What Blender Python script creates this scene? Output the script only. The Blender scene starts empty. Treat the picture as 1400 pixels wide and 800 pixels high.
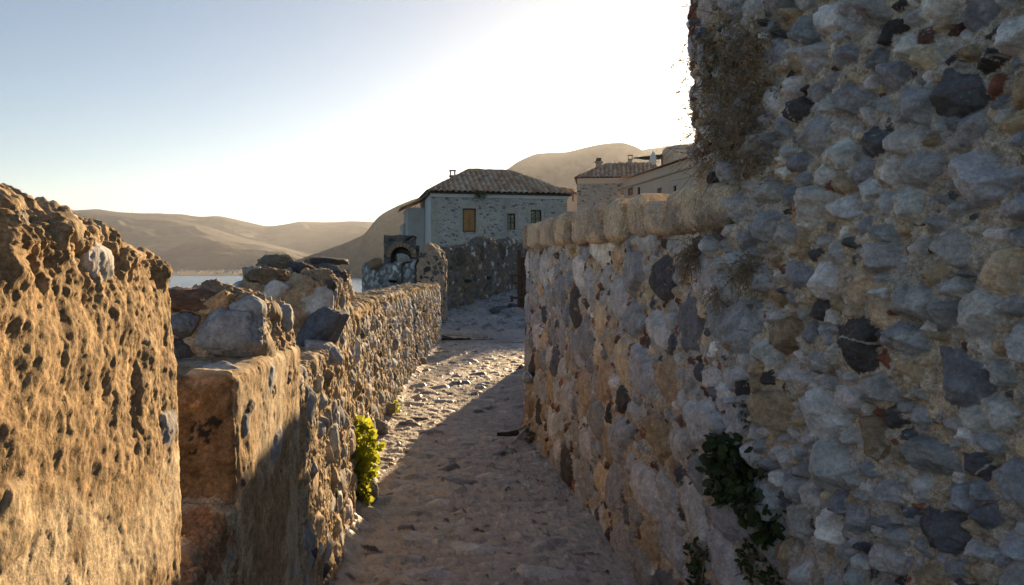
import bpy, bmesh, math, random
import numpy as np
from mathutils import Vector, Matrix

random.seed(7)
rng = np.random.default_rng(11)
R = math.radians
scene = bpy.context.scene
C = scene.collection
F = 1050.0            # focal length in photo pixels (1400 wide)
EYE = 1.65
SEA = -24.0
SUN_AZ, SUN_EL = R(12.0), R(11.7)

# ------------------------------------------------------------------ helpers
def at(px, py, d):
    return Vector(((px - 700) / F * d, d, EYE + (368 - py) / F * d))

def tag(o, label=None, cat=None, group=None, kind=None):
    if label: o['label'] = label
    if cat: o['category'] = cat
    if group: o['group'] = group
    if kind: o['kind'] = kind
    return o

def empty(name, loc, label, cat, group=None, rz=0.0):
    o = bpy.data.objects.new(name, None)
    C.objects.link(o); o.location = loc; o.rotation_euler = (0, 0, rz)
    o.empty_display_size = 0.2
    return tag(o, label, cat, group)

def link(name, me, mat, parent=None):
    o = bpy.data.objects.new(name, me); C.objects.link(o)
    if mat is not None and not me.materials: me.materials.append(mat)
    if parent is not None:
        o.parent = parent
        o.matrix_parent_inverse = Matrix.Translation(parent.location).inverted() if parent.rotation_euler.z == 0 else \
            (Matrix.Translation(parent.location) @ Matrix.Rotation(parent.rotation_euler.z, 4, 'Z')).inverted()
    return o

def child(name, me, mat, parent):
    """child given in the parent's own coordinates"""
    o = bpy.data.objects.new(name, me); C.objects.link(o)
    if mat is not None and not me.materials: me.materials.append(mat)
    o.parent = parent
    return o

def np_mesh(name, co, quads, col=None, stone=None, smooth=True, tris=None):
    me = bpy.data.meshes.new(name)
    co = np.asarray(co, dtype=np.float32).reshape(-1, 3)
    me.vertices.add(len(co)); me.vertices.foreach_set('co', co.ravel())
    quads = np.asarray(quads, dtype=np.int32).reshape(-1, 4)
    loops = quads.ravel(); starts = np.arange(len(quads), dtype=np.int32) * 4
    if tris is not None and len(tris):
        tris = np.asarray(tris, dtype=np.int32).reshape(-1, 3)
        starts = np.concatenate([starts, len(loops) + np.arange(len(tris), dtype=np.int32) * 3])
        loops = np.concatenate([loops, tris.ravel()])
    me.loops.add(len(loops)); me.loops.foreach_set('vertex_index', loops.astype(np.int32))
    me.polygons.add(len(starts)); me.polygons.foreach_set('loop_start', starts.astype(np.int32))
    me.update(calc_edges=True)
    if col is not None:
        c4 = np.ones((len(co), 4), dtype=np.float32); c4[:, :3] = np.clip(col, 0, 1).reshape(-1, 3)
        a = me.attributes.new('Col', 'FLOAT_COLOR', 'POINT'); a.data.foreach_set('color', c4.ravel())
    if stone is not None:
        a = me.attributes.new('stone', 'FLOAT', 'POINT')
        a.data.foreach_set('value', np.asarray(stone, dtype=np.float32).ravel())
    me.polygons.foreach_set('use_smooth', np.full(len(starts), bool(smooth)))
    me.validate(); me.update()
    return me

def grid_quads(n, m, flip=False):
    i = np.arange(n - 1)[:, None]; j = np.arange(m - 1)[None, :]
    a = i * m + j
    q = np.stack([a, a + m, a + m + 1, a + 1], -1).reshape(-1, 4)
    return q[:, ::-1] if flip else q

# gradient noise ------------------------------------------------------------
_p = rng.permutation(256).astype(np.int64)
_g = rng.normal(size=(256, 3)).astype(np.float32); _g /= np.linalg.norm(_g, axis=1)[:, None]
def gnoise(P):
    f = np.floor(P); d = (P - f).astype(np.float32); i = f.astype(np.int64)
    w = d * d * d * (d * (d * 6 - 15) + 10)
    out = 0
    for a in (0, 1):
        xa = _p[(i[:, 0] + a) & 255]; wx = w[:, 0] if a else 1 - w[:, 0]
        for b in (0, 1):
            xb = _p[(xa + i[:, 1] + b) & 255]; wy = w[:, 1] if b else 1 - w[:, 1]
            for c in (0, 1):
                g = _g[_p[(xb + i[:, 2] + c) & 255]]; wz = w[:, 2] if c else 1 - w[:, 2]
                out = out + wx * wy * wz * (g[:, 0] * (d[:, 0] - a) + g[:, 1] * (d[:, 1] - b) + g[:, 2] * (d[:, 2] - c))
    return out * 1.5
def fbm(P, freq, octs=4, gain=0.5, off=0.0, ridge=False):
    P = np.asarray(P, dtype=np.float32).reshape(-1, 3) * freq + off
    s = 0; a = 1.0
    for k in range(octs):
        n = gnoise(P * (2.03 ** k) + 17.3 * k)
        s = s + a * ((1 - 2 * np.abs(n)) if ridge else n); a *= gain
    return s

# stones in a wall ----------------------------------------------------------
GREY = [(.34, .355, .385), (.40, .41, .435), (.27, .285, .32), (.46, .465, .48), (.36, .36, .37)]
PALE = [(.52, .51, .50), (.60, .59, .58), (.46, .455, .45)]
DARK = [(.10, .104, .118), (.14, .145, .165), (.075, .07, .072)]
TAN = [(.44, .34, .23), (.48, .38, .27), (.37, .28, .19), (.52, .42, .30)]
RED = [(.19, .085, .06), (.15, .08, .06), (.24, .10, .065), (.11, .065, .05)]
def pick(weights):
    pals = [GREY, PALE, DARK, TAN, RED]
    p = pals[rng.choice(5, p=np.array(weights) / sum(weights))]
    c = np.array(p[rng.integers(len(p))])
    return c * rng.uniform(.74, 1.32) * (1 + rng.normal(0, .013, 3))

def pack(u0, u1, v0, v1, passes, tight=.86, stretch=1.2, row=0):
    """dart throwing, big stones first: returns list of (u, v, r, weights, relief)"""
    acc = np.zeros((0, 3)); res = []
    for (r0, r1, tries, wts, relief, st) in passes:
        for _ in range(tries):
            r = rng.uniform(r0, r1); u = rng.uniform(u0, u1); v = rng.uniform(v0, v1)
            if row: v = round(v / row) * row + rng.normal(0, row * .1)
            if len(acc):
                dd = np.hypot((acc[:, 0] - u) / stretch, acc[:, 1] - v)
                if (dd < tight * (acc[:, 2] + r)).any(): continue
            acc = np.vstack([acc, (u, v, r)]); res.append((u, v, r, wts, relief, st))
    return res

class Stone:
    def __init__(s, r, wts, relief, stretch):
        k = rng.integers(6, 10)
        ang = (np.arange(k) + rng.uniform(-.32, .32, k)) * 2 * math.pi / k + rng.uniform(0, 6)
        s.n = np.stack([np.cos(ang), np.sin(ang)], 1); s.r = rng.uniform(.74, 1.06, k)
        s.S = rng.uniform(2.0, 5.5, k)
        m = rng.integers(3, 7)
        s.t = rng.uniform(.62, 1.05, m); s.gt = rng.normal(0, .62, (m, 2))
        s.k = rng.choice([10., 22., 50.], p=[.2, .3, .5])
        s.gap = rng.uniform(.008, .045) if rng.uniform() < .85 else 0.0; s.gd = rng.normal(size=2) + np.array([0, -.6])
        e = rng.uniform(1.0, 1.32)
        s.a = r * stretch * e / 1.1; s.b = r / e * 1.1
        s.th = rng.normal(0, .28)
        s.H = relief * rng.uniform(.45, 1.25) * (r / .08) ** .35
        s.col = pick(wts)
        s.vein = rng.uniform() < .09
        s.vd = rng.normal(size=2); s.vc = rng.uniform(-.4, .4)
        s.R = 1.25 * max(s.a, s.b)
    def height(s, x, y):
        ct, sn = math.cos(s.th), math.sin(s.th)
        X = (x * ct + y * sn) / s.a; Y = (-x * sn + y * ct) / s.b
        acc = 0
        for (nx, ny), r, S in zip(s.n, s.r, s.S):
            acc = acc + np.exp(np.clip(-s.k * S * (r - X * nx - Y * ny), -60, 60))
        for t, (gx, gy) in zip(s.t, s.gt):
            acc = acc + np.exp(np.clip(-s.k * (t + X * gx + Y * gy), -60, 60))
        v = -np.log(acc) / s.k
        return s.H * np.maximum(v, -1.5), X, Y
    def color(s, X, Y, nz):
        c = s.col[None, :] * (1 + .28 * nz[:, None])
        if s.vein:
            q = np.abs(X * s.vd[0] + Y * s.vd[1] - s.vc + .25 * nz)
            c = np.where((q < .06)[:, None], np.array([[.5, .49, .47]]), c)
        return c

MORTAR = np.array([.33, .275, .215])
def sheet(name, P, us, ws, stones, mortar=MORTAR, lump=.012, grain=.0035, flip=False, warp=.014, mortar_off=0.0, extra=None, seed=0.0, gts=1.0):
    """P (nu,nw,3) smooth base surface, (us,ws) its arclengths in metres -> displaced stone mesh"""
    nu, nw = len(us), len(ws)
    du = np.gradient(P, axis=0); dv = np.gradient(P, axis=1)
    N = np.cross(du, dv); N /= np.linalg.norm(N, axis=2)[..., None] + 1e-9
    if flip: N = -N
    UV = np.stack(np.broadcast_arrays(us[:, None], ws[None, :], np.float32(seed)), -1).reshape(-1, 3)
    W1 = (fbm(UV, 11, 4, .6) * warp).reshape(nu, nw); W2 = (fbm(UV, 11, 4, .6, off=50) * warp).reshape(nu, nw)
    mort = (fbm(UV, 7, 5, .55, off=9) * lump * 1.3 - np.maximum(fbm(UV, 26, 3, off=31) - .25, 0) * .03).reshape(nu, nw) + mortar_off
    fine = fbm(UV, 55, 3, .6, off=77).reshape(nu, nw)
    mid = fbm(UV, 17, 3, .55, off=5).reshape(nu, nw); rid = fbm(UV, 15, 5, .62, off=15, ridge=True).reshape(nu, nw) - .9
    H = mort.copy(); col = mortar[None, None, :] * (1 + .22 * mid[..., None] + .15 * fine[..., None]) * np.ones((nu, nw, 1))
    tint = fbm(UV, 1.7, 3, off=3).reshape(nu, nw)
    col = col * (1 + np.stack([.18 * tint, .05 * tint, -.15 * tint], -1))
    st = np.zeros((nu, nw), dtype=np.float32)
    for (u, v, r, wts, relief, stretch) in stones:
        s = Stone(r, wts, relief, stretch); s.gt = s.gt * gts
        i0, i1 = np.searchsorted(us, [u - s.R, u + s.R]); j0, j1 = np.searchsorted(ws, [v - s.R, v + s.R])
        if i1 - i0 < 1 or j1 - j0 < 1: continue
        sl = (slice(i0, i1), slice(j0, j1))
        x = us[i0:i1, None] - u + W1[sl]; y = ws[None, j0:j1] - v + W2[sl]
        h, X, Y = s.height(x, y)
        if s.gap:                                   # open joint at one side of the stone
            v = h / s.H; w_ = np.exp(-(np.minimum(v + .06, 0) / .16) ** 2) * (v < .05) * np.clip((X * s.gd[0] + Y * s.gd[1]) * 1.2, 0, 1)
            H[sl] = np.where(st[sl] < .5, H[sl] - s.gap * w_, H[sl])
        h = h + rid[sl] * .006 + mid[sl] * .03 * s.H + fine[sl] * .002
        m = h > H[sl]
        if not m.any(): continue
        c = s.color(X[m], Y[m], mid[sl][m])
        cc = col[sl]; cc[m] = c; st[sl][m] = 1
        H[sl] = np.maximum(H[sl], h)
    H = H + np.where(st > 0, .35, 1.0) * grain * fine
    if extra is not None: H = H + extra
    co = P + N * H[..., None]
    return np_mesh(name, co, grid_quads(nu, nw, flip), col, st)

def polyline(pts, step_fn=None):
    """Catmull-Rom resampled 2D polyline -> function s -> (x, y), total length"""
    pts = np.array(pts, dtype=float); out = []
    ext = np.vstack([2 * pts[0] - pts[1], pts, 2 * pts[-1] - pts[-2]])
    for i in range(1, len(ext) - 2):
        p0, p1, p2, p3 = ext[i - 1:i + 3]
        t = np.linspace(0, 1, 40, endpoint=False)[:, None]
        out.append(p1 + .5 * t * (p2 - p0 + t * (2 * p0 - 5 * p1 + 4 * p2 - p3 + t * (3 * (p1 - p2) + p3 - p0))))
    out = np.vstack(out + [pts[-1:]])
    s = np.concatenate([[0], np.cumsum(np.hypot(*np.diff(out, axis=0).T))])
    return (lambda q: np.stack([np.interp(q, s, out[:, 0]), np.interp(q, s, out[:, 1])], -1)), s[-1], out, s

def segs(*spans):
    """spans (start, end, step) -> increasing samples"""
    out = []
    for a, b, st in spans:
        n = max(1, int(round((b - a) / st))); out.append(np.linspace(a, b, n, endpoint=False))
    return np.concatenate(out + [[spans[-1][1]]])

def wall_base(pf, us, ws, ztop, thick, side, z0=0.0, round_r=.06, batter=0.0):
    """section: up the face, over a rounded top, down the back. ws = arclength from z0. returns P"""
    p = pf(us); e = 0.02
    t = pf(us + e) - pf(us - e); t /= np.linalg.norm(t, axis=1)[:, None] + 1e-9
    inn = np.stack([-t[:, 1], t[:, 0]], 1) * side           # towards the inside of the wall
    zt = np.broadcast_to(np.asarray(ztop, float), us.shape)
    z0a = np.broadcast_to(np.asarray(z0, float), us.shape)
    Hh = zt - z0a
    href = Hh.mean()
    P = np.zeros((len(us), len(ws), 3))
    k = href - round_r; arc = round_r * math.pi / 2; flat = thick - 2 * round_r
    for j, w in enumerate(ws):
        if w <= k: o = 0.0; f = w / href
        elif w <= k + arc:
            a = (w - k) / round_r; o = round_r * (1 - math.cos(a)); f = (k + round_r * math.sin(a)) / href
        elif w <= k + arc + flat: o = round_r + (w - k - arc); f = 1.0
        elif w <= k + 2 * arc + flat:
            a = (w - k - arc - flat) / round_r; o = thick - round_r * (1 - math.sin(a)); f = (k + round_r * math.cos(a)) / href
        else: o = thick; f = max(0.0, (k - (w - k - 2 * arc - flat)) / href)
        o2 = o + batter * f
        P[:, j, :2] = p + inn * o2; P[:, j, 2] = z0a + Hh * f
    return P, 2 * k + 2 * arc + flat

# lattice block --------------------------------------------------------------
def lattice(n):
    nx, ny, nz = n; idx = {}; vs = []; quads = []
    def vid(i, j, k):
        key = (i, j, k)
        if key not in idx: idx[key] = len(vs); vs.append(key)
        return idx[key]
    def face(f, na, nb, fl):
        for a in range(na):
            for b in range(nb):
                q = [vid(*f(a, b)), vid(*f(a + 1, b)), vid(*f(a + 1, b + 1)), vid(*f(a, b + 1))]
                quads.append(q[::-1] if fl else q)
    face(lambda a, b: (a, b, 0), nx, ny, True); face(lambda a, b: (a, b, nz), nx, ny, False)
    face(lambda a, b: (a, 0, b), nx, nz, False); face(lambda a, b: (a, ny, b), nx, nz, True)
    face(lambda a, b: (0, a, b), ny, nz, True); face(lambda a, b: (nx, a, b), ny, nz, False)
    return np.array(vs, float), np.array(quads, np.int32)

def vnormals(co, quads):
    a, b, c, d = (co[quads[:, k]] for k in range(4))
    fn = np.cross(c - a, d - b); N = np.zeros_like(co)
    for k in range(4): np.add.at(N, quads[:, k], fn)
    return N / (np.linalg.norm(N, axis=1)[:, None] + 1e-12)

def block(corners, res, rad):
    """corners: 8 points (x0y0z0, x1y0z0, x0y1z0, x1y1z0, then z1) -> rounded surface"""
    c = np.array([tuple(v) for v in corners], float).reshape(2, 2, 2, 3)   # [z][y][x]
    L = np.array([np.linalg.norm(c[0, 0, 1] - c[0, 0, 0]), np.linalg.norm(c[0, 1, 0] - c[0, 0, 0]), np.linalg.norm(c[1, 0, 0] - c[0, 0, 0])])
    n = np.maximum(3, (L / res).astype(int)); v, q = lattice(n)
    p = (v / n - .5) * L; h = L / 2; rad = min(rad, .95 * h.min())
    inner = np.clip(p, -(h - rad), h - rad); d = p - inner
    ln = np.linalg.norm(d, axis=1)[:, None]; p = np.where(ln > 1e-9, inner + d / np.maximum(ln, 1e-9) * rad, p)
    f = p / L + .5; x, y, z = f[:, :1], f[:, 1:2], f[:, 2:]
    co = 0
    for kz, wz in ((0, 1 - z), (1, z)):
        for ky, wy in ((0, 1 - y), (1, y)):
            for kx, wx in ((0, 1 - x), (1, x)): co = co + wz * wy * wx * c[kz, ky, kx]
    tri = np.einsum('ij,ij->i', np.cross(co[q[:, 0]], co[q[:, 1]]), co[q[:, 2]]).sum() + np.einsum('ij,ij->i', np.cross(co[q[:, 0]], co[q[:, 2]]), co[q[:, 3]]).sum()
    return co, (q if tri > 0 else q[:, ::-1])

def stone_block(name, co, q, n_stones, rr, wts, relief, base, lump=.02, rough=.006, streak=0.0, pits=.0, topjag=0.0, ztop=None, zmax=None, seed=0.0, lowbias=0.0, gravel=0, grr=(.003, .010), crust=0.0, endtint=(1, 1, 1), frac=0.0):
    """displace a closed block with rough mortar and embedded stones"""
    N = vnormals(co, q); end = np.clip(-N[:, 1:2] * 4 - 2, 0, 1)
    big = fbm(co, 3.2, 3, off=seed); mid = fbm(co, 14, 4, .6, off=seed + 9); fine = fbm(co, 52, 3, .65, off=seed + 20)
    h = lump * big + lump * .3 * mid + rough * (fine + .6 * fbm(co, 120, 2, .6, off=seed + 25))
    rough_zone = np.clip(.62 + 1.0 * fbm(co, 2.6, 3, .5, off=seed + 55), .22, 1.35)
    if frac: h = lump * big + frac * rough_zone * (fbm(co * np.array([1, 1, .75]), 4.3, 7, .60, off=seed + 33) + .4 * (fbm(co * np.array([1, 1, .85]), 9, 7, .66, off=seed + 34, ridge=True) - .9)) + rough * .55 * (fine + .7 * fbm(co, 120, 2, .6, off=seed + 25)) + end[:, 0] * .022 * fbm(co, 8, 6, .6, off=seed + 36)
    if pits: h = h - pits * np.clip(fbm(co * np.array([1, 1, .7]) + .02 * np.stack([fine, mid, fine], -1), 19, 4, .7, off=seed + 40) - .35, 0, .9) * 1.6
    if streak:
        S = co * np.array([1.0, 1.0, .35]); h = h + streak * fbm(S, 34, 3, .6, off=seed + 60)
    if topjag:
        tt = np.clip((co[:, 2] - (ztop - .16)) / .16, 0, 1)
        h = h + tt * topjag * (fbm(co, 7, 6, .6, off=seed + 80) + .25 * fbm(co, 15, 4, .6, off=seed + 81, ridge=True) - .4)
    tint = fbm(co, 2.6, 4, off=seed + 70)
    col = base[None, :] * (1 + .22 * mid[:, None] + .16 * fine[:, None]) * (1 + np.stack([.12 * tint, .02 * tint, -.14 * tint], -1))
    pale = np.clip((fbm(co * np.array([1, 1, .8]), 7.5, 5, .6, off=seed + 90) - .1) * 6, 0, .75)[:, None]
    col = col * (1 - pale) + (np.array([.56, .47, .35])[None, :] * (1 + .15 * fine[:, None])) * pale
    h = h + crust * np.clip((fbm(co * np.array([1, 1, .8]), 7.5, 5, .6, off=seed + 90) - .1) * 9, 0, 1)
    if frac:
        k = np.clip((.75 - rough_zone) * 2.6 + .5 * mid, 0, .85)[:, None]
        col = (base * np.array([.80, .74, .68]))[None, :] * (1 + .2 * mid[:, None] + .16 * fine[:, None]) * (1 - k) + np.array([.58, .48, .35])[None, :] * (1 + .14 * fine[:, None]) * k
    st = np.zeros(len(co), np.float32)
    if gravel:
        from mathutils import kdtree
        kd = kdtree.KDTree(len(co))
        for i, p in enumerate(co): kd.insert(p, i)
        kd.balance()
        for cidx in rng.choice(len(co), gravel, replace=False):
            r = grr[0] + (grr[1] * 1.5 - grr[0]) * rng.uniform() ** 2.4; n = N[cidx]; s = Stone(r, [.12, .12, .02, .74, 0], .0055, 1.1)
            im = np.array([t[1] for t in kd.find_range(Vector(co[cidx]), s.R)])
            if len(im) < 4: continue
            im = im[N[im] @ n > .3]
            if len(im) < 4: continue
            t1 = np.cross([0, 0, 1.0], n)
            if np.linalg.norm(t1) < .2: t1 = np.cross([0, 1.0, 0], n)
            t1 /= np.linalg.norm(t1); t2 = np.cross(n, t1); D = co[im] - co[cidx]
            hh, X, Y = s.height(D @ t1, D @ t2); base_h = h[cidx]; hh = hh * (r / .012) + base_h - .002
            w = hh > h[im]; k = im[w]; h[k] = hh[w]; col[k] = s.color(X[w], Y[w], mid[k]) * np.array([1.0, .86, .66])
    if n_stones:
        cand = rng.choice(len(co), n_stones, replace=False)
        if lowbias: cand = np.array([c for c in cand if rng.uniform() > lowbias * (co[c, 2] / co[:, 2].max())])
        acc = []
        for cidx in cand:
            r = rng.uniform(*rr); c0 = co[cidx]
            if zmax is not None and c0[2] > zmax: continue
            if any(np.linalg.norm(c0 - a) < .8 * (r + b) for a, b in acc): continue
            acc.append((c0, r)); s = Stone(r, wts, relief, 1.15); n = N[cidx]
            dlt = co - c0; m = (np.einsum('ij,ij->i', dlt, dlt) < s.R ** 2) & (N @ n > .25)
            if m.sum() < 6: continue
            t1 = np.cross([0, 0, 1.0], n)
            if np.linalg.norm(t1) < .2: t1 = np.cross([0, 1.0, 0], n)
            t1 /= np.linalg.norm(t1); t2 = np.cross(n, t1); D = dlt[m]
            hh, X, Y = s.height(D @ t1 + mid[m] * .012, D @ t2 + big[m] * .012)
            hh = hh + mid[m] * .12 * s.H + fine[m] * .002
            im = np.where(m)[0]; w = hh > h[im]
            if not w.any(): continue
            col[im[w]] = s.color(X[w], Y[w], mid[m][w]); st[im[w]] = 1; h[im] = np.maximum(h[im], hh)
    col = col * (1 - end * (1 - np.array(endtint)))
    return np_mesh(name, co + N * h[:, None], q, col, st)

def rock_co(center, dims, seed, n=26, rot=None, sharp=14.0, rough=.03):
    g = np.random.default_rng(seed); v, q = lattice((n, n, n))
    d = v / n * 2 - 1; d /= np.linalg.norm(d, axis=1)[:, None]
    K = 13; nn = g.normal(size=(K, 3)); nn /= np.linalg.norm(nn, axis=1)[:, None]
    nn = np.vstack([nn, np.eye(3), -np.eye(3)]); dist = np.concatenate([g.uniform(.72, 1.0, K), np.full(6, .97)])
    inv = (np.maximum(d @ nn.T, 1e-3) / dist); r = (inv ** sharp).sum(1) ** (-1 / sharp)
    co = d * r[:, None]
    co = co * (1 + rough * fbm(d, 3.5, 4, .6, off=seed * .37))[:, None] * (np.array(dims) / 2)
    if rot is not None: co = co @ np.array(rot.to_matrix()).T
    return co + np.array(center), q

def rock(name, center, dims, colr, mat, parent=None, seed=1, rot=None, sharp=14.0, rough=.06, n=26, vein=False):
    from mathutils import Euler
    co, q = rock_co((0, 0, 0), dims, seed, n, Euler(rot) if rot is not None else None, sharp, rough)
    nz = fbm(co, 9 / max(dims), 4, off=seed); fz = fbm(co, 30 / max(dims), 3, off=seed)
    col = np.array(colr)[None, :] * (1 + .22 * nz[:, None] + .12 * fz[:, None])
    N = vnormals(co, q); co = co + N * (fz * .012 * max(dims))[:, None]
    me = np_mesh(name, co, q, col, np.ones(len(co)))
    if parent is not None: co2 = Vector(center); o = link(name, me, mat, parent); o.location = co2; return o
    o = link(name, me, mat); o.location = center; return o

# ------------------------------------------------------------------ materials
def nt(name):
    m = bpy.data.materials.new(name); m.use_nodes = True
    n = m.node_tree.nodes; b = n['Principled BSDF']; return m, n, m.node_tree.links, b

def mixcol(n, l, a, b, fac=1.0, mode='MULTIPLY'):
    x = n.new('ShaderNodeMix'); x.data_type = 'RGBA'; x.blend_type = mode
    def put(sock, v):
        if hasattr(v, 'is_output'): l.new(v, sock)
        else: sock.default_value = v
    put(x.inputs[0], fac); put(x.inputs[6], a); put(x.inputs[7], b); return x.outputs[2]

def ramp(n, l, src, stops):
    r = n.new('ShaderNodeValToRGB'); l.new(src, r.inputs[0])
    e = r.color_ramp.elements
    while len(e) < len(stops): e.new(.5)
    for el, (p, c) in zip(e, stops):
        el.position = p; el.color = (c, c, c, 1) if not hasattr(c, '__len__') else (*c, 1)
    return r.outputs[0]

def noise(n, l, vec, scale, detail=5, rough=.6, dist=0.0):
    x = n.new('ShaderNodeTexNoise'); x.inputs['Scale'].default_value = scale; x.inputs['Detail'].default_value = detail
    x.inputs['Roughness'].default_value = rough; x.inputs['Distortion'].default_value = dist
    l.new(vec, x.inputs['Vector']); return x.outputs[0]

def mat_attr_stone(name, s=1.0, bump=.5, rough=.86, spec=.25, mc=1.0, sheen=None, lich=.6, b2=1.0):
    m, n, l, b = nt(name)
    tc = n.new('ShaderNodeTexCoord').outputs['Object']
    at_ = n.new('ShaderNodeAttribute'); at_.attribute_name = 'Col'
    sa = n.new('ShaderNodeAttribute'); sa.attribute_name = 'stone'
    n1 = noise(n, l, tc, 16 * s, 8, .68, .4); n2 = noise(n, l, tc, 85 * s, 5, .7); n3 = noise(n, l, tc, 230 * s, 3, .7)
    def two(src, stone, mort):
        mort = [(p, 1 + (v - 1) * mc) for p, v in mort]
        return mixcol(n, l, ramp(n, l, src, mort), ramp(n, l, src, stone), sa.outputs['Fac'], 'MIX')
    c = mixcol(n, l, at_.outputs['Color'], two(n1, [(.28, .70), (.5, 1.0), (.72, 1.28)], [(.28, .62), (.5, 1.0), (.72, 1.35)]))
    c = mixcol(n, l, c, two(n2, [(.3, .68), (.5, 1.0), (.7, 1.3)], [(.3, .55), (.5, 1.0), (.7, 1.4)]))
    c = mixcol(n, l, c, two(n3, [(.3, .85), (.5, 1.0), (.7, 1.15)], [(.3, .6), (.5, 1.0), (.7, 1.35)]))
    li = noise(n, l, tc, 13 * s, 7, .75, .9); lf = ramp(n, l, li, [(.60, 0.0), (.66, lich)])
    lm = n.new('ShaderNodeMath'); lm.operation = 'MULTIPLY'; l.new(lf, lm.inputs[0]); l.new(sa.outputs['Fac'], lm.inputs[1])
    c = mixcol(n, l, c, (.60, .595, .58, 1), lm.outputs[0], 'MIX')
    l.new(c, b.inputs['Base Color'])
    b.inputs['Roughness'].default_value = rough; b.inputs['Specular IOR Level'].default_value = spec
    if sheen is not None: l.new(ramp(n, l, sa.outputs['Fac'], [(0.0, rough), (1.0, sheen)]), b.inputs['Roughness'])
    add = n.new('ShaderNodeMath'); add.operation = 'MULTIPLY_ADD'; l.new(n3, add.inputs[0]); add.inputs[1].default_value = .45
    mb = n.new('ShaderNodeMath'); mb.operation = 'MULTIPLY'; l.new(n2, mb.inputs[0]); mb.inputs[1].default_value = b2; l.new(mb.outputs[0], add.inputs[2])
    bp = n.new('ShaderNodeBump'); bp.inputs['Distance'].default_value = .006 / s; bp.inputs['Strength'].default_value = bump
    l.new(add.outputs[0], bp.inputs['Height']); l.new(bp.outputs[0], b.inputs['Normal'])
    return m

def mat_plain(name, col, rough=.8, var=.25, scale=6.0, bump=.2, metal=0.0, spec=.3, bdist=.01):
    m, n, l, b = nt(name)
    tc = n.new('ShaderNodeTexCoord').outputs['Object']
    n1 = noise(n, l, tc, scale, 7, .65, .3)
    c = mixcol(n, l, (*col, 1), ramp(n, l, n1, [(.25, 1 - var), (.5, 1.0), (.75, 1 + var)]))
    l.new(c, b.inputs['Base Color']); b.inputs['Roughness'].default_value = rough
    b.inputs['Metallic'].default_value = metal; b.inputs['Specular IOR Level'].default_value = spec
    if bump:
        bp = n.new('ShaderNodeBump'); bp.inputs['Distance'].default_value = bdist; bp.inputs['Strength'].default_value = bump
        l.new(noise(n, l, tc, scale * 5, 5, .7), bp.inputs['Height']); l.new(bp.outputs[0], b.inputs['Normal'])
    return m

def mat_rubble(name, mortar, cols, scale=3.2, flat=1.9, edge=.09, bump=.8):
    """far stonework: irregular stones in mortar, from 3-D voronoi cells"""
    m, n, l, b = nt(name)
    tc = n.new('ShaderNodeTexCoord').outputs['Object']
    mp = n.new('ShaderNodeMapping'); mp.inputs['Scale'].default_value = (1, 1, flat); l.new(tc, mp.inputs['Vector'])
    w = n.new('ShaderNodeTexNoise'); w.inputs['Scale'].default_value = scale * 1.7; l.new(mp.outputs[0], w.inputs['Vector'])
    v = mixcol(n, l, mp.outputs[0], w.outputs['Color'], .09, 'ADD')
    a = n.new('ShaderNodeTexVoronoi'); a.inputs['Scale'].default_value = scale; l.new(v, a.inputs['Vector'])
    e = n.new('ShaderNodeTexVoronoi'); e.feature = 'DISTANCE_TO_EDGE'; e.inputs['Scale'].default_value = scale; l.new(v, e.inputs['Vector'])
    sep = n.new('ShaderNodeSeparateColor'); l.new(a.outputs['Color'], sep.inputs[0])
    r = n.new('ShaderNodeValToRGB'); r.color_ramp.interpolation = 'CONSTANT'; l.new(sep.outputs[0], r.inputs[0])
    el = r.color_ramp.elements
    while len(el) < len(cols): el.new(.5)
    for i, cc in enumerate(cols): el[i].position = i / len(cols); el[i].color = (*cc, 1)
    k = n.new('ShaderNodeMath'); k.operation = 'MULTIPLY_ADD'; l.new(sep.outputs[1], k.inputs[0]); k.inputs[1].default_value = -edge * 1.6; l.new(e.outputs[0], k.inputs[2])
    mask = ramp(n, l, k.outputs[0], [(max(0, edge * .1), 0.0), (edge * .6, 1.0)])
    c = mixcol(n, l, (*mortar, 1), r.outputs[0], mask, 'MIX')
    n1 = noise(n, l, tc, 9, 7, .7); c = mixcol(n, l, c, ramp(n, l, n1, [(.25, .65), (.5, 1.0), (.75, 1.3)]))
    n2 = noise(n, l, tc, .7, 4, .6); c = mixcol(n, l, c, ramp(n, l, n2, [(.25, .8), (.5, 1.0), (.75, 1.15)]))
    l.new(c, b.inputs['Base Color']); b.inputs['Roughness'].default_value = .9; b.inputs['Specular IOR Level'].default_value = .2
    bp = n.new('ShaderNodeBump'); bp.inputs['Distance'].default_value = .05; bp.inputs['Strength'].default_value = bump
    h = mixcol(n, l, mask, n1, .35, 'MIX'); l.new(h, bp.inputs['Height']); l.new(bp.outputs[0], b.inputs['Normal'])
    return m

def mat_leaf(name, c1, c2, trans=.35):
    m, n, l, b = nt(name)
    tc = n.new('ShaderNodeTexCoord').outputs['Object']
    nz = noise(n, l, tc, 18, 3, .6)
    c = mixcol(n, l, (*c1, 1), (*c2, 1), ramp(n, l, nz, [(.35, 0.0), (.65, 1.0)]), 'MIX')
    l.new(c, b.inputs['Base Color']); b.inputs['Roughness'].default_value = .5
    t = n.new('ShaderNodeBsdfTranslucent'); l.new(c, t.inputs['Color'])
    ms = n.new('ShaderNodeMixShader'); ms.inputs[0].default_value = trans
    l.new(b.outputs[0], ms.inputs[1]); l.new(t.outputs[0], ms.inputs[2]); l.new(ms.outputs[0], n['Material Output'].inputs['Surface'])
    return m

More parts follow.
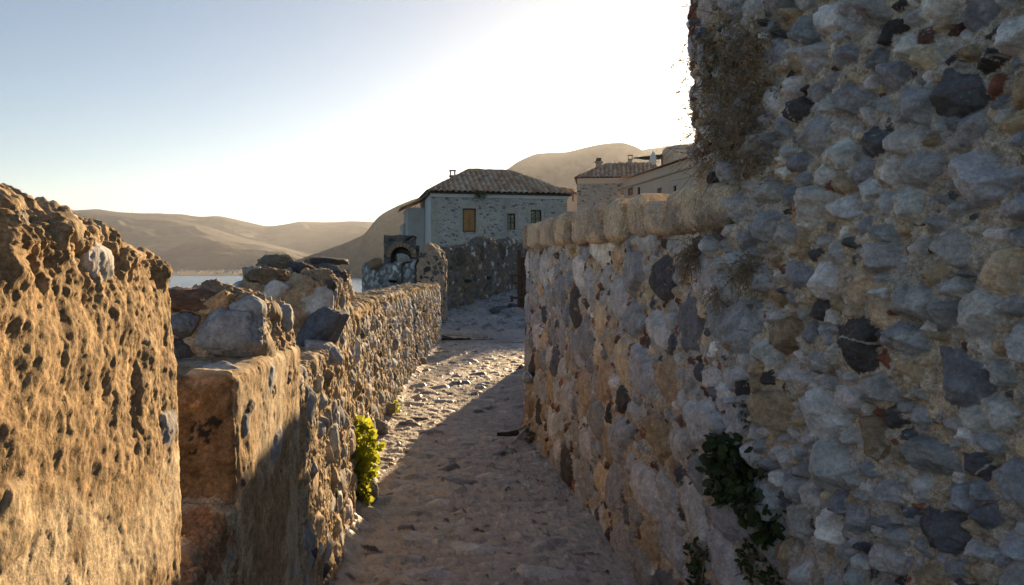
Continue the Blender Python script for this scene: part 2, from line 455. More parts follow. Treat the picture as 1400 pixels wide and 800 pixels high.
M_STONE = mat_attr_stone('rubble_stone', bump=.55)
M_PLASTER = mat_attr_stone('rough_lime_plaster', bump=.55, rough=.92, spec=.15, lich=.3, b2=.3)
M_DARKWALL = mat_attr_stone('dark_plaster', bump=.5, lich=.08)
M_PATH = mat_attr_stone('worn_path', s=.8, bump=.4, rough=.8, spec=.3, mc=.45, sheen=.5)
M_ROCK = mat_attr_stone('boulder_stone', bump=.6, lich=.2)
M_HOUSE = mat_rubble('house_rubble', (.47, .445, .41), [(.18, .18, .195), (.39, .38, .38), (.44, .43, .415), (.28, .28, .29), (.45, .415, .365), (.165, .165, .175), (.39, .38, .37)], 4.4, 2.1, .13)
M_HOUSE2 = mat_rubble('second_house_rubble', (.50, .44, .37), [(.26, .25, .25), (.42, .39, .35), (.46, .41, .33), (.31, .29, .27), (.19, .18, .18)], 3.2, 1.9, .12)
M_RUIN = mat_rubble('ruin_rubble', (.27, .255, .235), [(.09, .09, .1), (.2, .2, .21), (.3, .29, .28), (.14, .14, .15), (.34, .32, .3), (.17, .165, .165)], 4.6, 1.1, .12)
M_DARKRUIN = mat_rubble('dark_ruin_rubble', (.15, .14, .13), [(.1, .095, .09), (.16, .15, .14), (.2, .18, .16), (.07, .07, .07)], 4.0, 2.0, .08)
M_PLAST_GREY = mat_plain('grey_plaster', (.40, .385, .36), .9, .14, 1.2, .3, bdist=.02)
M_PLAST_WHITE = mat_plain('white_lime_band', (.55, .55, .55), .9, .12, 2.0, .3)
M_PLAST_PINK = mat_plain('pink_ochre_plaster', (.62, .49, .38), .9, .10, .8, .3, bdist=.02)
M_QUOIN = mat_plain('quoin_sandstone', (.42, .38, .33), .9, .25, 3.0, .4)
M_WOOD = mat_plain('orange_shutter_wood', (.36, .19, .075), .6, .35, 5.0, .3)
M_WOOD_DARK = mat_plain('dark_window_wood', (.05, .035, .025), .6, .3, 8.0, .2)
M_RUST = mat_plain('rusty_weathered_wood', (.085, .052, .036), .85, .5, 14.0, .8)
M_GLASS = mat_plain('dark_window_pane', (.012, .013, .016), .12, .1, 3.0, 0, spec=.6)
M_METAL = mat_plain('scuffed_lamp_metal', (.45, .47, .48), .35, .3, 30.0, .1, metal=.9)
M_LENS = mat_plain('lamp_glass', (.35, .38, .38), .15, .2, 20.0, 0, spec=.6)
M_CHIM = mat_plain('chimney_plaster', (.42, .34, .27), .9, .25, 4.0, .4)
M_SAIL = mat_plain('dark_sail_cloth', (.05, .055, .05), .8, .15, 3.0, .1)
M_WHITE = mat_plain('white_canvas', (.7, .68, .64), .8, .1, 3.0, .1)
M_STICK = mat_plain('bleached_driftwood', (.52, .46, .38), .85, .3, 20.0, .5)
M_BARK = mat_plain('dark_bark', (.06, .048, .038), .9, .4, 20.0, .6)
M_TWIG = mat_plain('dry_twig', (.27, .205, .14), .9, .3, 20.0, 0)
M_LEAF_Y = mat_leaf('sunlit_yellow_green_leaf', (.24, .29, .025), (.50, .50, .05), .58)
M_LEAF_D = mat_leaf('dark_glossy_leaf', (.035, .062, .022), (.075, .11, .04), .3)
M_LEAF_G = mat_leaf('grey_green_leaf', (.09, .10, .045), (.14, .14, .06), .35)
M_LEAF_DRY = mat_leaf('dried_leaf', (.24, .17, .105), (.36, .28, .18), .3)
def mat_tile():
    m, n, l, b = nt('clay_roof_tile')
    tc = n.new('ShaderNodeTexCoord').outputs['Object']; a = n.new('ShaderNodeAttribute'); a.attribute_name = 'Col'
    c = mixcol(n, l, a.outputs['Color'], ramp(n, l, noise(n, l, tc, 6, 6, .7), [(.25, .55), (.5, 1.0), (.75, 1.35)]))
    l.new(c, b.inputs['Base Color']); b.inputs['Roughness'].default_value = .9; b.inputs['Specular IOR Level'].default_value = .2
    return m
M_TILE = mat_tile()

# ------------------------------------------------------------------ world, sun, camera
w = bpy.data.worlds.new('World'); scene.world = w; w.use_nodes = True
wn = w.node_tree.nodes; bg = wn['Background']
sky = wn.new('ShaderNodeTexSky'); sky.sky_type = 'NISHITA'; sky.sun_disc = False
sky.sun_elevation = SUN_EL; sky.sun_rotation = SUN_AZ
sky.altitude = 30; sky.air_density = .8; sky.dust_density = .25; sky.ozone_density = .7
w.node_tree.links.new(sky.outputs[0], bg.inputs[0]); bg.inputs[1].default_value = .05
sd = Vector((math.sin(SUN_AZ) * math.cos(SUN_EL), math.cos(SUN_AZ) * math.cos(SUN_EL), math.sin(SUN_EL)))
sun = bpy.data.lights.new('sun', 'SUN'); sun.energy = 5.0; sun.angle = R(.5); sun.color = (1.0, .70, .38)
so = bpy.data.objects.new('sun', sun); C.objects.link(so); so.rotation_euler = (-sd).to_track_quat('-Z', 'Y').to_euler()
so.location = (3, 10, 12)
cam = bpy.data.cameras.new('camera'); co_ = bpy.data.objects.new('camera', cam); C.objects.link(co_)
co_.location = (0, 0, EYE); co_.rotation_euler = (R(90), 0, 0); cam.sensor_width = 36; cam.lens = 36 * F / 1400
cam.shift_y = -32 / 1400; cam.clip_start = .05; cam.clip_end = 30000
scene.camera = co_
vs_ = scene.view_settings; vs_.view_transform = 'Standard'; vs_.look = 'None'; vs_.gamma = 1; vs_.use_curve_mapping = False; vs_.exposure = 1.37
scene.render.engine = 'CYCLES'
cy = scene.cycles; cy.use_denoising = True; cy.max_bounces = 8; cy.diffuse_bounces = 6; cy.volume_bounces = 1; cy.transparent_max_bounces = 8
cy.use_adaptive_sampling = True

# ------------------------------------------------------------------ sea, hills, haze
def grid_mesh(name, xs, ys, zf):
    X, Y = np.meshgrid(xs, ys, indexing='ij'); Z = zf(X, Y)
    return np_mesh(name, np.stack([X, Y, Z], -1), grid_quads(len(xs), len(ys)))
def mat_sea():
    m, n, l, b = nt('sea_water'); tc = n.new('ShaderNodeTexCoord').outputs['Object']
    b.inputs['Base Color'].default_value = (.07, .16, .27, 1); b.inputs['Roughness'].default_value = .22; b.inputs['IOR'].default_value = 1.33
    mp = n.new('ShaderNodeMapping'); mp.inputs['Scale'].default_value = (.5, 1.0, 1); l.new(tc, mp.inputs[0])
    bp = n.new('ShaderNodeBump'); bp.inputs['Distance'].default_value = 1.2; bp.inputs['Strength'].default_value = .8
    l.new(noise(n, l, mp.outputs[0], .12, 8, .65), bp.inputs['Height']); l.new(bp.outputs[0], b.inputs['Normal'])
    return m
sea_me = grid_mesh('sea', np.linspace(-9000, 9000, 19), np.linspace(-3000, 9200, 14), lambda X, Y: np.full_like(X, SEA))
tag(link('sea', sea_me, mat_sea()), 'calm blue sea beyond the parapet wall', 'sea', kind='structure')

def mat_hill(name, c1, c2, c3, s=1.0):
    m, n, l, b = nt(name); tc = n.new('ShaderNodeTexCoord').outputs['Object']
    f = noise(n, l, tc, .004 * s, 9, .62, .5)
    c = mixcol(n, l, (*c1, 1), (*c2, 1), ramp(n, l, f, [(.38, 0.0), (.62, 1.0)]), 'MIX')
    g = noise(n, l, tc, .03 * s, 6, .7); c = mixcol(n, l, c, (*c3, 1), ramp(n, l, g, [(.5, 0.0), (.68, 1.0)]), 'MIX')
    l.new(c, b.inputs['Base Color']); b.inputs['Roughness'].default_value = .95; b.inputs['Specular IOR Level'].default_value = .1
    bp = n.new('ShaderNodeBump'); bp.inputs['Distance'].default_value = 14; bp.inputs['Strength'].default_value = .6
    l.new(f, bp.inputs['Height']); l.new(bp.outputs[0], b.inputs['Normal']); return m
M_HILL = mat_hill('scrub_hill', (.045, .049, .052), (.064, .066, .066), (.036, .040, .040))
M_HEAD = mat_hill('headland_scrub', (.085, .078, .062), (.13, .115, .09), (.055, .056, .038), 2.2)

def hill(name, pts, D, front, back, mat, nu=260, nv=70, rough=.05, seed=0.0, base=SEA - 3):
    pts = np.array(pts, float); px = np.linspace(pts[0, 0], pts[-1, 0], nu)
    py = np.interp(px, pts[:, 0], pts[:, 1])
    ker = np.hanning(9); ker /= ker.sum(); py = np.convolve(np.pad(py, 4, 'edge'), ker, 'valid')
    crest_x = (px - 700) / F * D; crest_z = EYE + (368 - py) / F * D
    v = np.concatenate([np.linspace(-1, 0, nv), np.linspace(0, 1, nv // 2)[1:]])
    P = np.zeros((nu, len(v), 3))
    for j, t in enumerate(v):
        y = D + (front if t < 0 else back) * t; k = 1 - abs(t)
        prof = k ** 1.15 if t < 0 else k
        P[:, j, 0] = crest_x * (y / D) if t < 0 else crest_x
        P[:, j, 1] = y; P[:, j, 2] = base + (crest_z - base) * prof
    hgt = np.maximum(crest_z - base, 1)[:, None] * np.ones((1, len(v)))
    flat = P.reshape(-1, 3) / D * 14
    fl2 = flat * np.array([1, 1, 0])
    nz = fbm(fl2, .8, 6, .5, off=seed, ridge=True).reshape(nu, len(v)) - .6
    mask = (np.clip(1 - np.abs(v), 0, 1) * np.clip(np.abs(v) * 4, .06, 1))[None, :]
    P[..., 2] += hgt * rough * 4 * nz * mask
    return tag(link(name, np_mesh(name, P, grid_quads(nu, len(v))), mat), kind='structure')
hill('far_hills', [(-420, 300), (-200, 292), (-60, 284), (20, 284), (75, 284), (100, 288), (135, 286), (165, 291), (200, 292), (250, 293), (270, 296), (300, 295), (330, 302), (365, 310), (390, 307), (410, 303), (440, 304), (480, 302), (510, 304), (560, 312), (640, 318), (800, 330)], 6800, 2300, 1800, M_HILL, 360, 90, .035, 3)
hill('middle_hills', [(-400, 310), (-150, 305), (40, 297), (120, 291), (180, 296), (235, 300), (280, 309), (330, 325), (380, 337), (420, 346), (480, 352), (560, 362)], 5300, 1700, 1000, M_HILL, 300, 80, .035, 21)
hill('shore_hill', [(120, 371), (170, 363), (215, 349), (245, 336), (270, 331), (300, 330), (325, 335), (360, 338), (390, 343), (415, 353), (450, 362), (520, 370)], 4000, 700, 700, M_HILL, 220, 60, .05, 44)
hill('headland', [(330, 376), (370, 368), (400, 358), (440, 344), (475, 331), (498, 321), (506, 311), (515, 299), (530, 289), (548, 280), (565, 273), (600, 262), (650, 252), (720, 250), (800, 262), (900, 300), (1000, 360)], 2600, 270, 700, M_HEAD, 300, 90, .06, 60)
hill('sunlit_hill', [(520, 330), (600, 275), (650, 250), (690, 234), (712, 220), (735, 211), (758, 210), (775, 209), (800, 203), (830, 197), (852, 195), (868, 201), (885, 210), (930, 225), (1000, 240), (1150, 280)], 3900, 1200, 1200, M_HILL, 300, 80, .035, 80)
hill('farther_hill', [(760, 260), (820, 228), (850, 214), (880, 206), (910, 201), (940, 197), (1000, 190), (1100, 200), (1300, 230), (1600, 260)], 4500, 700, 1300, M_HILL, 260, 60, .035, 95)
plain_me = grid_mesh('shore_plain', np.linspace(-3600, 400, 160), np.concatenate([np.linspace(2960, 3600, 40), np.linspace(3650, 5200, 20)]),
    lambda X, Y: SEA - 2 + np.clip((Y - 2985 - 25 * np.sin(X * .006)) / 22, 0, 1) * 5 + np.clip((Y - 3000) / 1000, 0, 2.2) * 42)
tag(link('shore_plain', plain_me, mat_hill('coastal_fields', (.13, .11, .07), (.20, .165, .11), (.05, .055, .03), 4)), kind='structure')

def haze():
    x0, x1, y0, y1, z0, z1 = -9400, 9400, -3300, 9500, SEA - 12, 810
    v = [(x, y, z) for z in (z0, z1) for y in (y0, y1) for x in (x0, x1)]
    f = [(0, 2, 3, 1), (4, 5, 7, 6), (0, 1, 5, 4), (2, 6, 7, 3), (0, 4, 6, 2), (1, 3, 7, 5)]
    me = bpy.data.meshes.new('haze'); me.from_pydata(v, [], f); me.update()
    m = bpy.data.materials.new('haze_air'); m.use_nodes = True; n = m.node_tree.nodes; n.remove(n['Principled BSDF'])
    pv = n.new('ShaderNodeVolumePrincipled'); pv.inputs['Color'].default_value = (.80, .86, 1.0, 1)
    pv.inputs['Density'].default_value = HAZE_D; pv.inputs['Anisotropy'].default_value = .55
    m.node_tree.links.new(pv.outputs[0], n['Material Output'].inputs['Volume'])
    tag(link('haze', me, m), kind='stuff')
HAZE_D = 2.8e-5
haze()

# village on the far shore ----------------------------------------------------
def small_house(wall, roof):
    bm = bmesh.new()
    v = [bm.verts.new(p) for p in [(-5, -4, -4), (5, -4, -4), (5, 4, -4), (-5, 4, -4), (-5, -4, 5), (5, -4, 5), (5, 4, 5), (-5, 4, 5), (-5.4, -4.4, 5), (5.4, -4.4, 5), (5.4, 4.4, 5), (-5.4, 4.4, 5), (-4, 0, 7.2), (4, 0, 7.2)]]
    for f in [(0, 1, 5, 4), (1, 2, 6, 5), (2, 3, 7, 6), (3, 0, 4, 7)]: bm.faces.new([v[i] for i in f])
    for f in [(8, 9, 13, 12), (9, 10, 13), (10, 11, 12, 13), (11, 8, 12)]:
        bm.faces.new([v[i] for i in f]).material_index = 1
    me = bpy.data.meshes.new('shore_house'); bm.to_mesh(me); bm.free(); me.materials.append(wall); me.materials.append(roof); return me
shm = small_house(M_PLAST_WHITE, mat_plain('red_far_roof', (.30, .12, .07), .9, .1, .2, 0))
ran = random.Random(5)
for i in range(46):
    if i < 34: px, d = ran.uniform(232, 345), ran.uniform(3060, 3400)
    elif i < 40: px, d = ran.uniform(345, 420), ran.uniform(3060, 3300)
    else: px, d = ran.uniform(470, 505), ran.uniform(3040, 3120)
    x = (px - 700) / F * d
    o = bpy.data.objects.new('shore_house', shm); C.objects.link(o)
    z = SEA - 2 + 5 + (d - 3000) / 1000 * 42
    o.location = (x, d, z); o.rotation_euler.z = ran.uniform(-.5, .5); k = ran.uniform(.7, 1.35); o.scale = (k * ran.uniform(.8, 1.6), k, k)
    tag(o, 'tiny pale house of the village on the far shore', 'house', 'houses of the village on the far shore')
def mast(px, py, d, hgt, label):
    bm = bmesh.new()
    for sx, sy in ((-1, -1), (1, -1), (0, 1)):
        bmesh.ops.create_cone(bm, segments=5, radius1=1.2, radius2=.9, depth=hgt, matrix=Matrix.Translation((sx * 2, sy * 2, hgt / 2 - 8)))
    for k in range(7):
        bmesh.ops.create_cube(bm, size=1, matrix=Matrix.Translation((0, 0, hgt * k / 7)) @ Matrix.Diagonal((4.5, 4.5, .8, 1)))
    me = bpy.data.meshes.new('radio_mast'); bm.to_mesh(me); bm.free()
    o = link('radio_mast', me, M_PLAST_GREY); o.location = at(px, py, d); tag(o, label, 'mast')
mast(181, 293, 6800, 52, 'thin radio mast on the far ridge, the taller of two')
mast(98, 289, 6800, 34, 'short radio mast on the far ridge above the near merlon')

# ------------------------------------------------------------------ ground
def gz(x, y):
    """height of the walking surface"""
    y = np.asarray(y, float); x = np.asarray(x, float)
    z = np.interp(y, [0, 3, 8, 16, 17.78, 17.80, 21.5, 26, 34], [0, 0, 0, .05, .07, .19, .48, .86, 1.5])
    return z
# inner face of the left wall, x as a function of y
LW = polyline([(-.40, -.6), (-.47, .3), (-.60, 1.4), (-.745, 2.1), (-.905, 4.0), (-1.06, 5.2), (-1.34, 7.3), (-1.52, 10.5), (-1.58, 13.5), (-1.56, 16.6)])
_lwy = LW[2][:, 1]; _lwx = LW[2][:, 0]
lwx = lambda y: float(np.interp(y, _lwy, _lwx))
RW_PTS = [(1.17, 2.84), (.94, 2.96), (.85, 3.1), (.80, 3.4), (.725, 3.9), (.57, 5.0), (.40, 6.05), (.245, 7.2), (.15, 7.75), (.17, 8.4), (.22, 10), (.28, 13.2), (.75, 13.9), (2.2, 14.2)]
RW = polyline(RW_PTS)

def path_mesh():
    ys = np.concatenate([np.linspace(-1.5, 2.6, 40)[:-1], np.exp(np.linspace(math.log(2.6), math.log(18.5), 640))[:-1], np.linspace(18.5, 33, 420)])
    nx = 430; tx = np.linspace(0, 1, nx)
    xl = np.array([np.interp(y, [0, 16.6, 18, 21.5, 26, 33], [0, 0, -2.3, -2.6, -1.5, 1]) if y > 16.6 else lwx(max(y, -.6)) for y in ys]) - .25
    xr = np.interp(ys, [-1.5, 1, 2.9, 7.3, 8, 13.2, 15, 33], [2.4, 1.7, 1.1, .5, .45, .6, 2.2, 4.0])
    X = xl[:, None] + (xr - xl)[:, None] * tx[None, :]; Y = np.repeat(ys[:, None], nx, 1)
    base = gz(X, Y); UV = np.stack([X, Y, 0 * X], -1).reshape(-1, 3); sh = X.shape
    w1 = (fbm(UV, 6, 3) * .03).reshape(sh); w2 = (fbm(UV, 6, 3, off=44) * .03).reshape(sh)
    mid = fbm(UV, 9, 4, .55, off=12).reshape(sh); fine = fbm(UV, 42, 3, .65, off=70).reshape(sh); big = fbm(UV, 1.3, 3, off=5).reshape(sh)
    H = .018 * big + .014 * mid + .003 * fine
    col = np.array([.41, .38, .355]) * (1 + .18 * mid[..., None] + .15 * fine[..., None] + .15 * big[..., None])
    st = np.zeros(sh, np.float32)
    darkw = [.55, .22, .18, .05, .0]
    passes = [(.075, .13, 900, darkw, .042, 1.4), (.045, .075, 4200, [.5, .22, .15, .10, .03], .038, 1.5), (.02, .045, 6500, [.4, .3, .12, .15, .03], .034, 1.3)]
    stones = pack(-1.9, 1.3, 2.3, 17.6, passes, 1.05, 1.5) + pack(-1.1, 1.2, 2.4, 7.5, [(.014, .034, 7000, [.45, .25, .15, .12, .03], .045, 1.5)], 1.3, 1.5) + pack(-2.6, 1.5, 18.0, 28, [(.09, .16, 3000, [.55, .15, .3, 0, 0], .075, 1.3), (.05, .09, 4000, [.55, .15, .3, 0, 0], .06, 1.3)], .95, 1.3)
    for (u, v, r, wts, relief, stretch) in stones:
        if r > .045 and rng.uniform() < .12: continue
        s = Stone(r, wts, relief, stretch); s.th = rng.normal(0, .35); s.S *= 1.3
        s.gt = rng.normal(0, .7, s.gt.shape); s.k = max(s.k, 20)
        i0, i1 = np.searchsorted(ys, [v - s.R, v + s.R])
        if i1 <= i0: continue
        xa = X[i0:i1]; m0 = np.abs(xa - u) < s.R
        cols = np.where(m0.any(0))[0]
        if len(cols) == 0: continue
        sl = (slice(i0, i1), slice(cols[0], cols[-1] + 1))
        h, XX, YY = s.height(X[sl] - u + w1[sl], Y[sl] - v + w2[sl])
        h = h * 1.0 - .008 + .018 * big[sl] + mid[sl] * .006 + fine[sl] * .001
        m = h > H[sl]
        if not m.any(): continue
        cc = col[sl]; dirt = np.clip(mid[sl][m] * 1.2 + .35, 0, .8)[:, None]
        cc[m] = s.color(XX[m], YY[m], mid[sl][m]) * .82 * (1 - dirt * .35) + np.array([.39, .34, .30]) * dirt * .35
        st[sl][m] = 1; H[sl] = np.maximum(H[sl], h)
    Z = base + H
    for k in range(2):
        edge = (xl + .25 if k == 0 else None)
    dl = np.clip(1 - (X - (xl[:, None] + .25)) / .16, 0, 1)
    Z = Z + dl ** 2 * (.05 + .02 * mid)
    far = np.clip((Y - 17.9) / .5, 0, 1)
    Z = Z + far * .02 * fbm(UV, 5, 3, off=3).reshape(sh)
    col = col * (1 - .45 * far[..., None]) + np.array([.24, .235, .235]) * (1 + .25 * mid[..., None]) * far[..., None] * .45  # beyond the step the shade is painted in: colour darkened towards blue-grey
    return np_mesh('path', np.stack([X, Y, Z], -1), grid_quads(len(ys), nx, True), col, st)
tag(link('path', path_mesh(), M_PATH), 'worn cobbled footpath of earth and half buried stones', 'path', kind='structure')

def ground_mesh():
    xs = np.concatenate([np.linspace(-140, -12, 40), np.linspace(-11, 20, 60), np.linspace(22, 160, 30)])
    ys = np.concatenate([np.linspace(-60, 0, 15), np.linspace(1, 40, 50), np.linspace(42, 180, 40)])
    def zf(X, Y):
        z = gz(X, np.clip(Y, 0, 34)) * np.clip((X + 4.5) / 2, 0, 1) - .28
        z = z + np.clip((X - 3) / 30, 0, 1) * np.clip((Y + 10) / 40, 0, 1) * 3.0
        edge = np.interp(Y, [-60, 16, 24, 32, 40, 48, 60, 180], [-1.25, -2.2, -3.0, -4.2, -5.5, -8.5, -10, 10])
        drop = np.clip(edge - X, 0, None)
        z = z - np.minimum(drop * 1.25, 27.5)
        z = z - np.clip((Y - 90) / 40, 0, 1) * 30
        n = fbm(np.stack([X, Y, 0 * X], -1), .25, 4).reshape(X.shape)
        return z + n * np.clip(drop, 0, 6) * .25 + .05 * n
    return grid_mesh('ground', xs, ys, zf)
M_GROUND = mat_plain('stony_earth', (.17, .14, .10), .95, .35, 1.5, .6, bdist=.1)
tag(link('ground', ground_mesh(), M_GROUND), kind='structure')

# ------------------------------------------------------------------ right: tall house wall
TW_PTS = [(2.6, 3.95), (1.2, 3.62), (.885, 3.53), (.83, 3.42), (.842, 3.28), (.90, 3.02), (1.27, 1.86), (1.69, .6), (2.3, -1.6)]
TW = polyline(TW_PTS)
def u_at(PL, y, lo=0, hi=None):
    out, s = PL[2], PL[3]; k = np.argmin(np.abs(out[:, 1] - y) + (np.arange(len(out)) < lo) * 99); return s[k]
def tall_wall():
    f, L, out, s = TW
    uc = s[np.argmin(out[:, 0])]                # the corner that the sky stands against
    ue = u_at(TW, 1.62)
    us = segs((0, uc - .5, .05), (uc - .5, uc - .08, .009), (uc - .08, ue, .0037), (ue, L, .04))
    zt = 4.6; th = .55
    P0, wl = wall_base(f, us, np.array([0.0]), zt, th, 1)
    ws = segs((0, .72, .02), (.72, 2.98, .0037), (2.98, zt - .06, .03), (zt - .06, zt + th, .05), (zt + th, 2 * zt + th - .3, .3))
    P, wl = wall_base(f, us, ws, zt, th, 1)
    base = [.54, .26, .09, .13, 0]
    passes = [(.066, .088, 90, [.6, .12, .18, .10, 0], .085, 1.12), (.042, .066, 1300, base, .070, 1.12), (.027, .042, 6000, base, .062, 1.12),
              (.015, .027, 9000, [.40, .2, .12, .18, .10], .050, 1.2), (.008, .014, 7000, [.3, .25, .1, .2, .15], .018, 1.2)]
    st = pack(uc - .55, ue + .15, .6, 3.05, passes, .95, 1.12)
    st += pack(ue + .15, L, .0, 4.5, [(.08, .12, 300, base, .04, 1.1), (.05, .08, 600, base, .035, 1.1)], .95, 1.12)
    st += pack(uc - .4, ue + .15, 3.05, 4.5, [(.08, .12, 300, base, .04, 1.1), (.05, .08, 600, base, .035, 1.1)], .95, 1.12)
    # flat dark bricks in courses by the corner
    for k in range(60):
        st.append((uc + rng.normal(.0, .09), rng.uniform(1.95, 3.0), rng.uniform(.022, .034), [0, 0, .15, .1, .75], .05, 2.2))
    nu, nw = len(us), len(ws)
    UV = np.stack(np.broadcast_arrays(us[:, None], ws[None, :], np.float32(4.0)), -1).reshape(-1, 3)
    bulge = (fbm(UV, 1.6, 3, off=8) * .04 + fbm(UV, 4.2, 3, off=28) * .02).reshape(nu, nw)
    st = [(u, v, r, wt, rl * (.5 if abs(u - uc) < .13 else 1.0), sx) for (u, v, r, wt, rl, sx) in st]
    return sheet('house_wall', P, us, ws, st, mortar=np.array([.46, .415, .36]), lump=.026, mortar_off=-.008,  grain=.006, flip=False, extra=bulge, seed=1.0)
def facing(me, toward):
    return me
tall = link('house_wall', tall_wall(), M_STONE)
tag(tall, 'tall rubble house wall of grey stones in thick mortar rising along the right', 'house wall')

# ------------------------------------------------------------------ right: lower boundary wall with coping
low = empty('boundary_wall', (.5, 6, 0), 'lower rubble wall with rounded coping blocks between the path and the tall wall', 'stone wall')
RW_TOP = lambda y: np.interp(y, [2.8, 3.4, 7.6, 8.1, 9.0, 14], [1.82, 1.83, 1.87, 1.85, 1.30, 1.22])
def low_wall():
    f, L, out, s = RW
    ucor = s[np.argmin(np.abs(out[:, 1] - 7.75))]
    us = segs((0, .25, .02), (.25, ucor + .15, .0085), (ucor + .15, L, .035))
    th = .5; zt = RW_TOP(f(us)[:, 1])
    href = zt.mean()
    ws = segs((0, href - .02, .0062), (href - .02, href + th, .03), (href + th, 2 * href + th - .25, .12))
    P, wl = wall_base(f, us, ws, zt, th, -1, round_r=.03, batter=.03)
    base = [.58, .13, .11, .18, 0]
    passes = [(.105, .145, 700, base, .040, 1.4), (.072, .105, 2500, base, .038, 1.4), (.036, .07, 6500, base, .036, 1.3),
              (.018, .034, 9000, [.3, .1, .12, .26, .22], .032, 1.5), (.009, .017, 9000, [.15, .1, .14, .21, .4], .020, 1.4)]
    st = pack(.0, ucor + .3, -.02, 1.86, passes, .97, 1.35, 0)
    st += pack(ucor + .3, L, 0, 1.86, [(.09, .14, 500, base, .04, 1.15)], .9, 1.15)
    nu, nw = len(us), len(ws)
    UV = np.stack(np.broadcast_arrays(us[:, None], ws[None, :], np.float32(9.0)), -1).reshape(-1, 3)
    bulge = (fbm(UV, 1.3, 3, off=18) * .03).reshape(nu, nw)
    return sheet('stonework', P, us, ws, st, mortar=np.array([.43, .395, .35]), lump=.018, mortar_off=-.004, grain=.006, flip=True, extra=bulge, seed=2.0, gts=.5)
link('stonework', low_wall(), M_STONE, low)
def coping():
    f, L, out, s = RW
    edges = [8.3, 7.62, 6.78, 6.15, 5.55, 4.95, 4.3, 3.95, 3.58, 3.22, 2.95]
    edges = [3.00, 3.24, 3.66, 4.02, 4.34, 4.78, 5.22, 5.72, 6.32, 6.95, 7.52, 7.9]
    for i in range(len(edges) - 1):
        a, b = edges[i] + .024 * edges[i] / 3, edges[i + 1] - .024 * edges[i] / 3
        ua, ub = u_at(RW, a), u_at(RW, b); pa, pb = f(np.array([ua]))[0], f(np.array([ub]))[0]
        t = (pb - pa) / np.linalg.norm(pb - pa); inn = np.array([t[1], -t[0]])
        za = float(RW_TOP(a)) - .015; zb = float(RW_TOP(b)) - .015; hh = rng.uniform(.20, .24) - (.03 if i < 3 else 0)
        if i == len(edges) - 2: hh = .235
        o0 = -.045 + rng.uniform(-.02, .02); th = .5
        c = []
        for dz in (0, hh):
            for o in (o0, th):
                for p, z in ((pa, za), (pb, zb)): c.append((p[0] + inn[0] * o, p[1] + inn[1] * o, z + dz))
        co, q = block(c, .008 if a < 6 else .012, .05)
        me = stone_block('coping_stone', co, q, 0, (.02, .03), [1, 1, 1, 1, 0], .01, np.array([.54, .49, .43]) * rng.uniform(.66, 1.1), lump=.018, rough=.004, frac=.007, pits=.01, seed=i * 7.7 + 100)
        link('coping_stone', me, M_STONE, low)
coping()

# ------------------------------------------------------------------ left: crenellated parapet
par = empty('parapet_wall', (-.9, 4, 0), 'broken crenellated parapet of sunlit golden plaster and rubble along the left of the path', 'parapet wall')
def lw_block(y0, y1, z0, z1a, z1b, thick=.55, res=.006, rad=.05, dx0=0.0, dx1=0.0, z1c=None, z1d=None, top_in=0.0):
    """block along the left wall; top heights at inner/near, inner/far, outer/near, outer/far"""
    z1c = z1a if z1c is None else z1c; z1d = z1b if z1d is None else z1d
    xa, xb = lwx(y0) + dx0, lwx(y1) + dx1
    t = np.array([xb - xa, y1 - y0]); t /= np.linalg.norm(t); inn = np.array([-t[1], t[0]])
    pa, pb = np.array([xa, y0]), np.array([xb, y1])
    qa, qb = pa + inn * thick, pb + inn * thick
    ti = inn * top_in
    c = [(*qa, z0), (*pa, z0), (*qb, z0), (*pb, z0), (*qa, z1c), (*(pa + ti), z1a), (*qb, z1d), (*(pb + ti), z1b)]
    return block(c, res, rad)
GOLD = np.array([.46, .355, .23]); BROWN = np.array([.40, .30, .20]); GREYM = np.array([.30, .25, .19])
# near merlon
co, q = lw_block(.42, 1.43, -.1, .99, .99, res=.012, rad=.05, dx0=-.012, dx1=-.012)
link('merlon_base', stone_block('merlon_base', co, q, 80, (.03, .07), [.4, .1, .1, .4, 0], .02, GOLD, lump=.012, seed=2.0), M_PLASTER, par)
co, q = lw_block(.42, 1.445, .93, 1.785, 1.68, res=.0032, rad=.055, top_in=.015)
me = stone_block('merlon', co, q, 45, (.015, .055), [.3, 0, 0, .7, 0], .016, GOLD, lump=.010, rough=.0014, frac=.0085, topjag=.036, ztop=1.72, seed=3.0, gravel=3000, crust=.0015)
link('merlon', me, M_PLASTER, par)
rock('stone', (lwx(.95) - .075, .90, 1.685), (.075, .08, .075), (.30, .30, .32), M_ROCK, par, 31, (.2, .3, .4))
rock('stone', (lwx(1.12) - .10, 1.10, 1.67), (.08, .08, .07), (.33, .27, .20), M_ROCK, par, 32, (.1, .2, .9), rough=.12)
rock('stone', (lwx(.86) - .13, .84, 1.72), (.08, .09, .07), (.34, .26, .17), M_ROCK, par, 33, (.3, .1, .2), rough=.15)
rock('stone', (lwx(1.02) - .16, 1.0, 1.70), (.08, .08, .07), (.32, .25, .17), M_ROCK, par, 34, (.5, .1, 1.2), rough=.15)
# sill of the first opening
co, q = lw_block(1.30, 2.16, -.1, .99, 1.03, res=.007, rad=.05, dx0=-.03, dx1=-.02, z1c=1.02, z1d=1.06)
link('sill', stone_block('sill', co, q, 60, (.02, .05), [.5, 0, .1, .4, 0], .02, BROWN * np.array([.75, .62, .6]), lump=.026, rough=.007, pits=.015, seed=11.0), M_PLASTER, par)
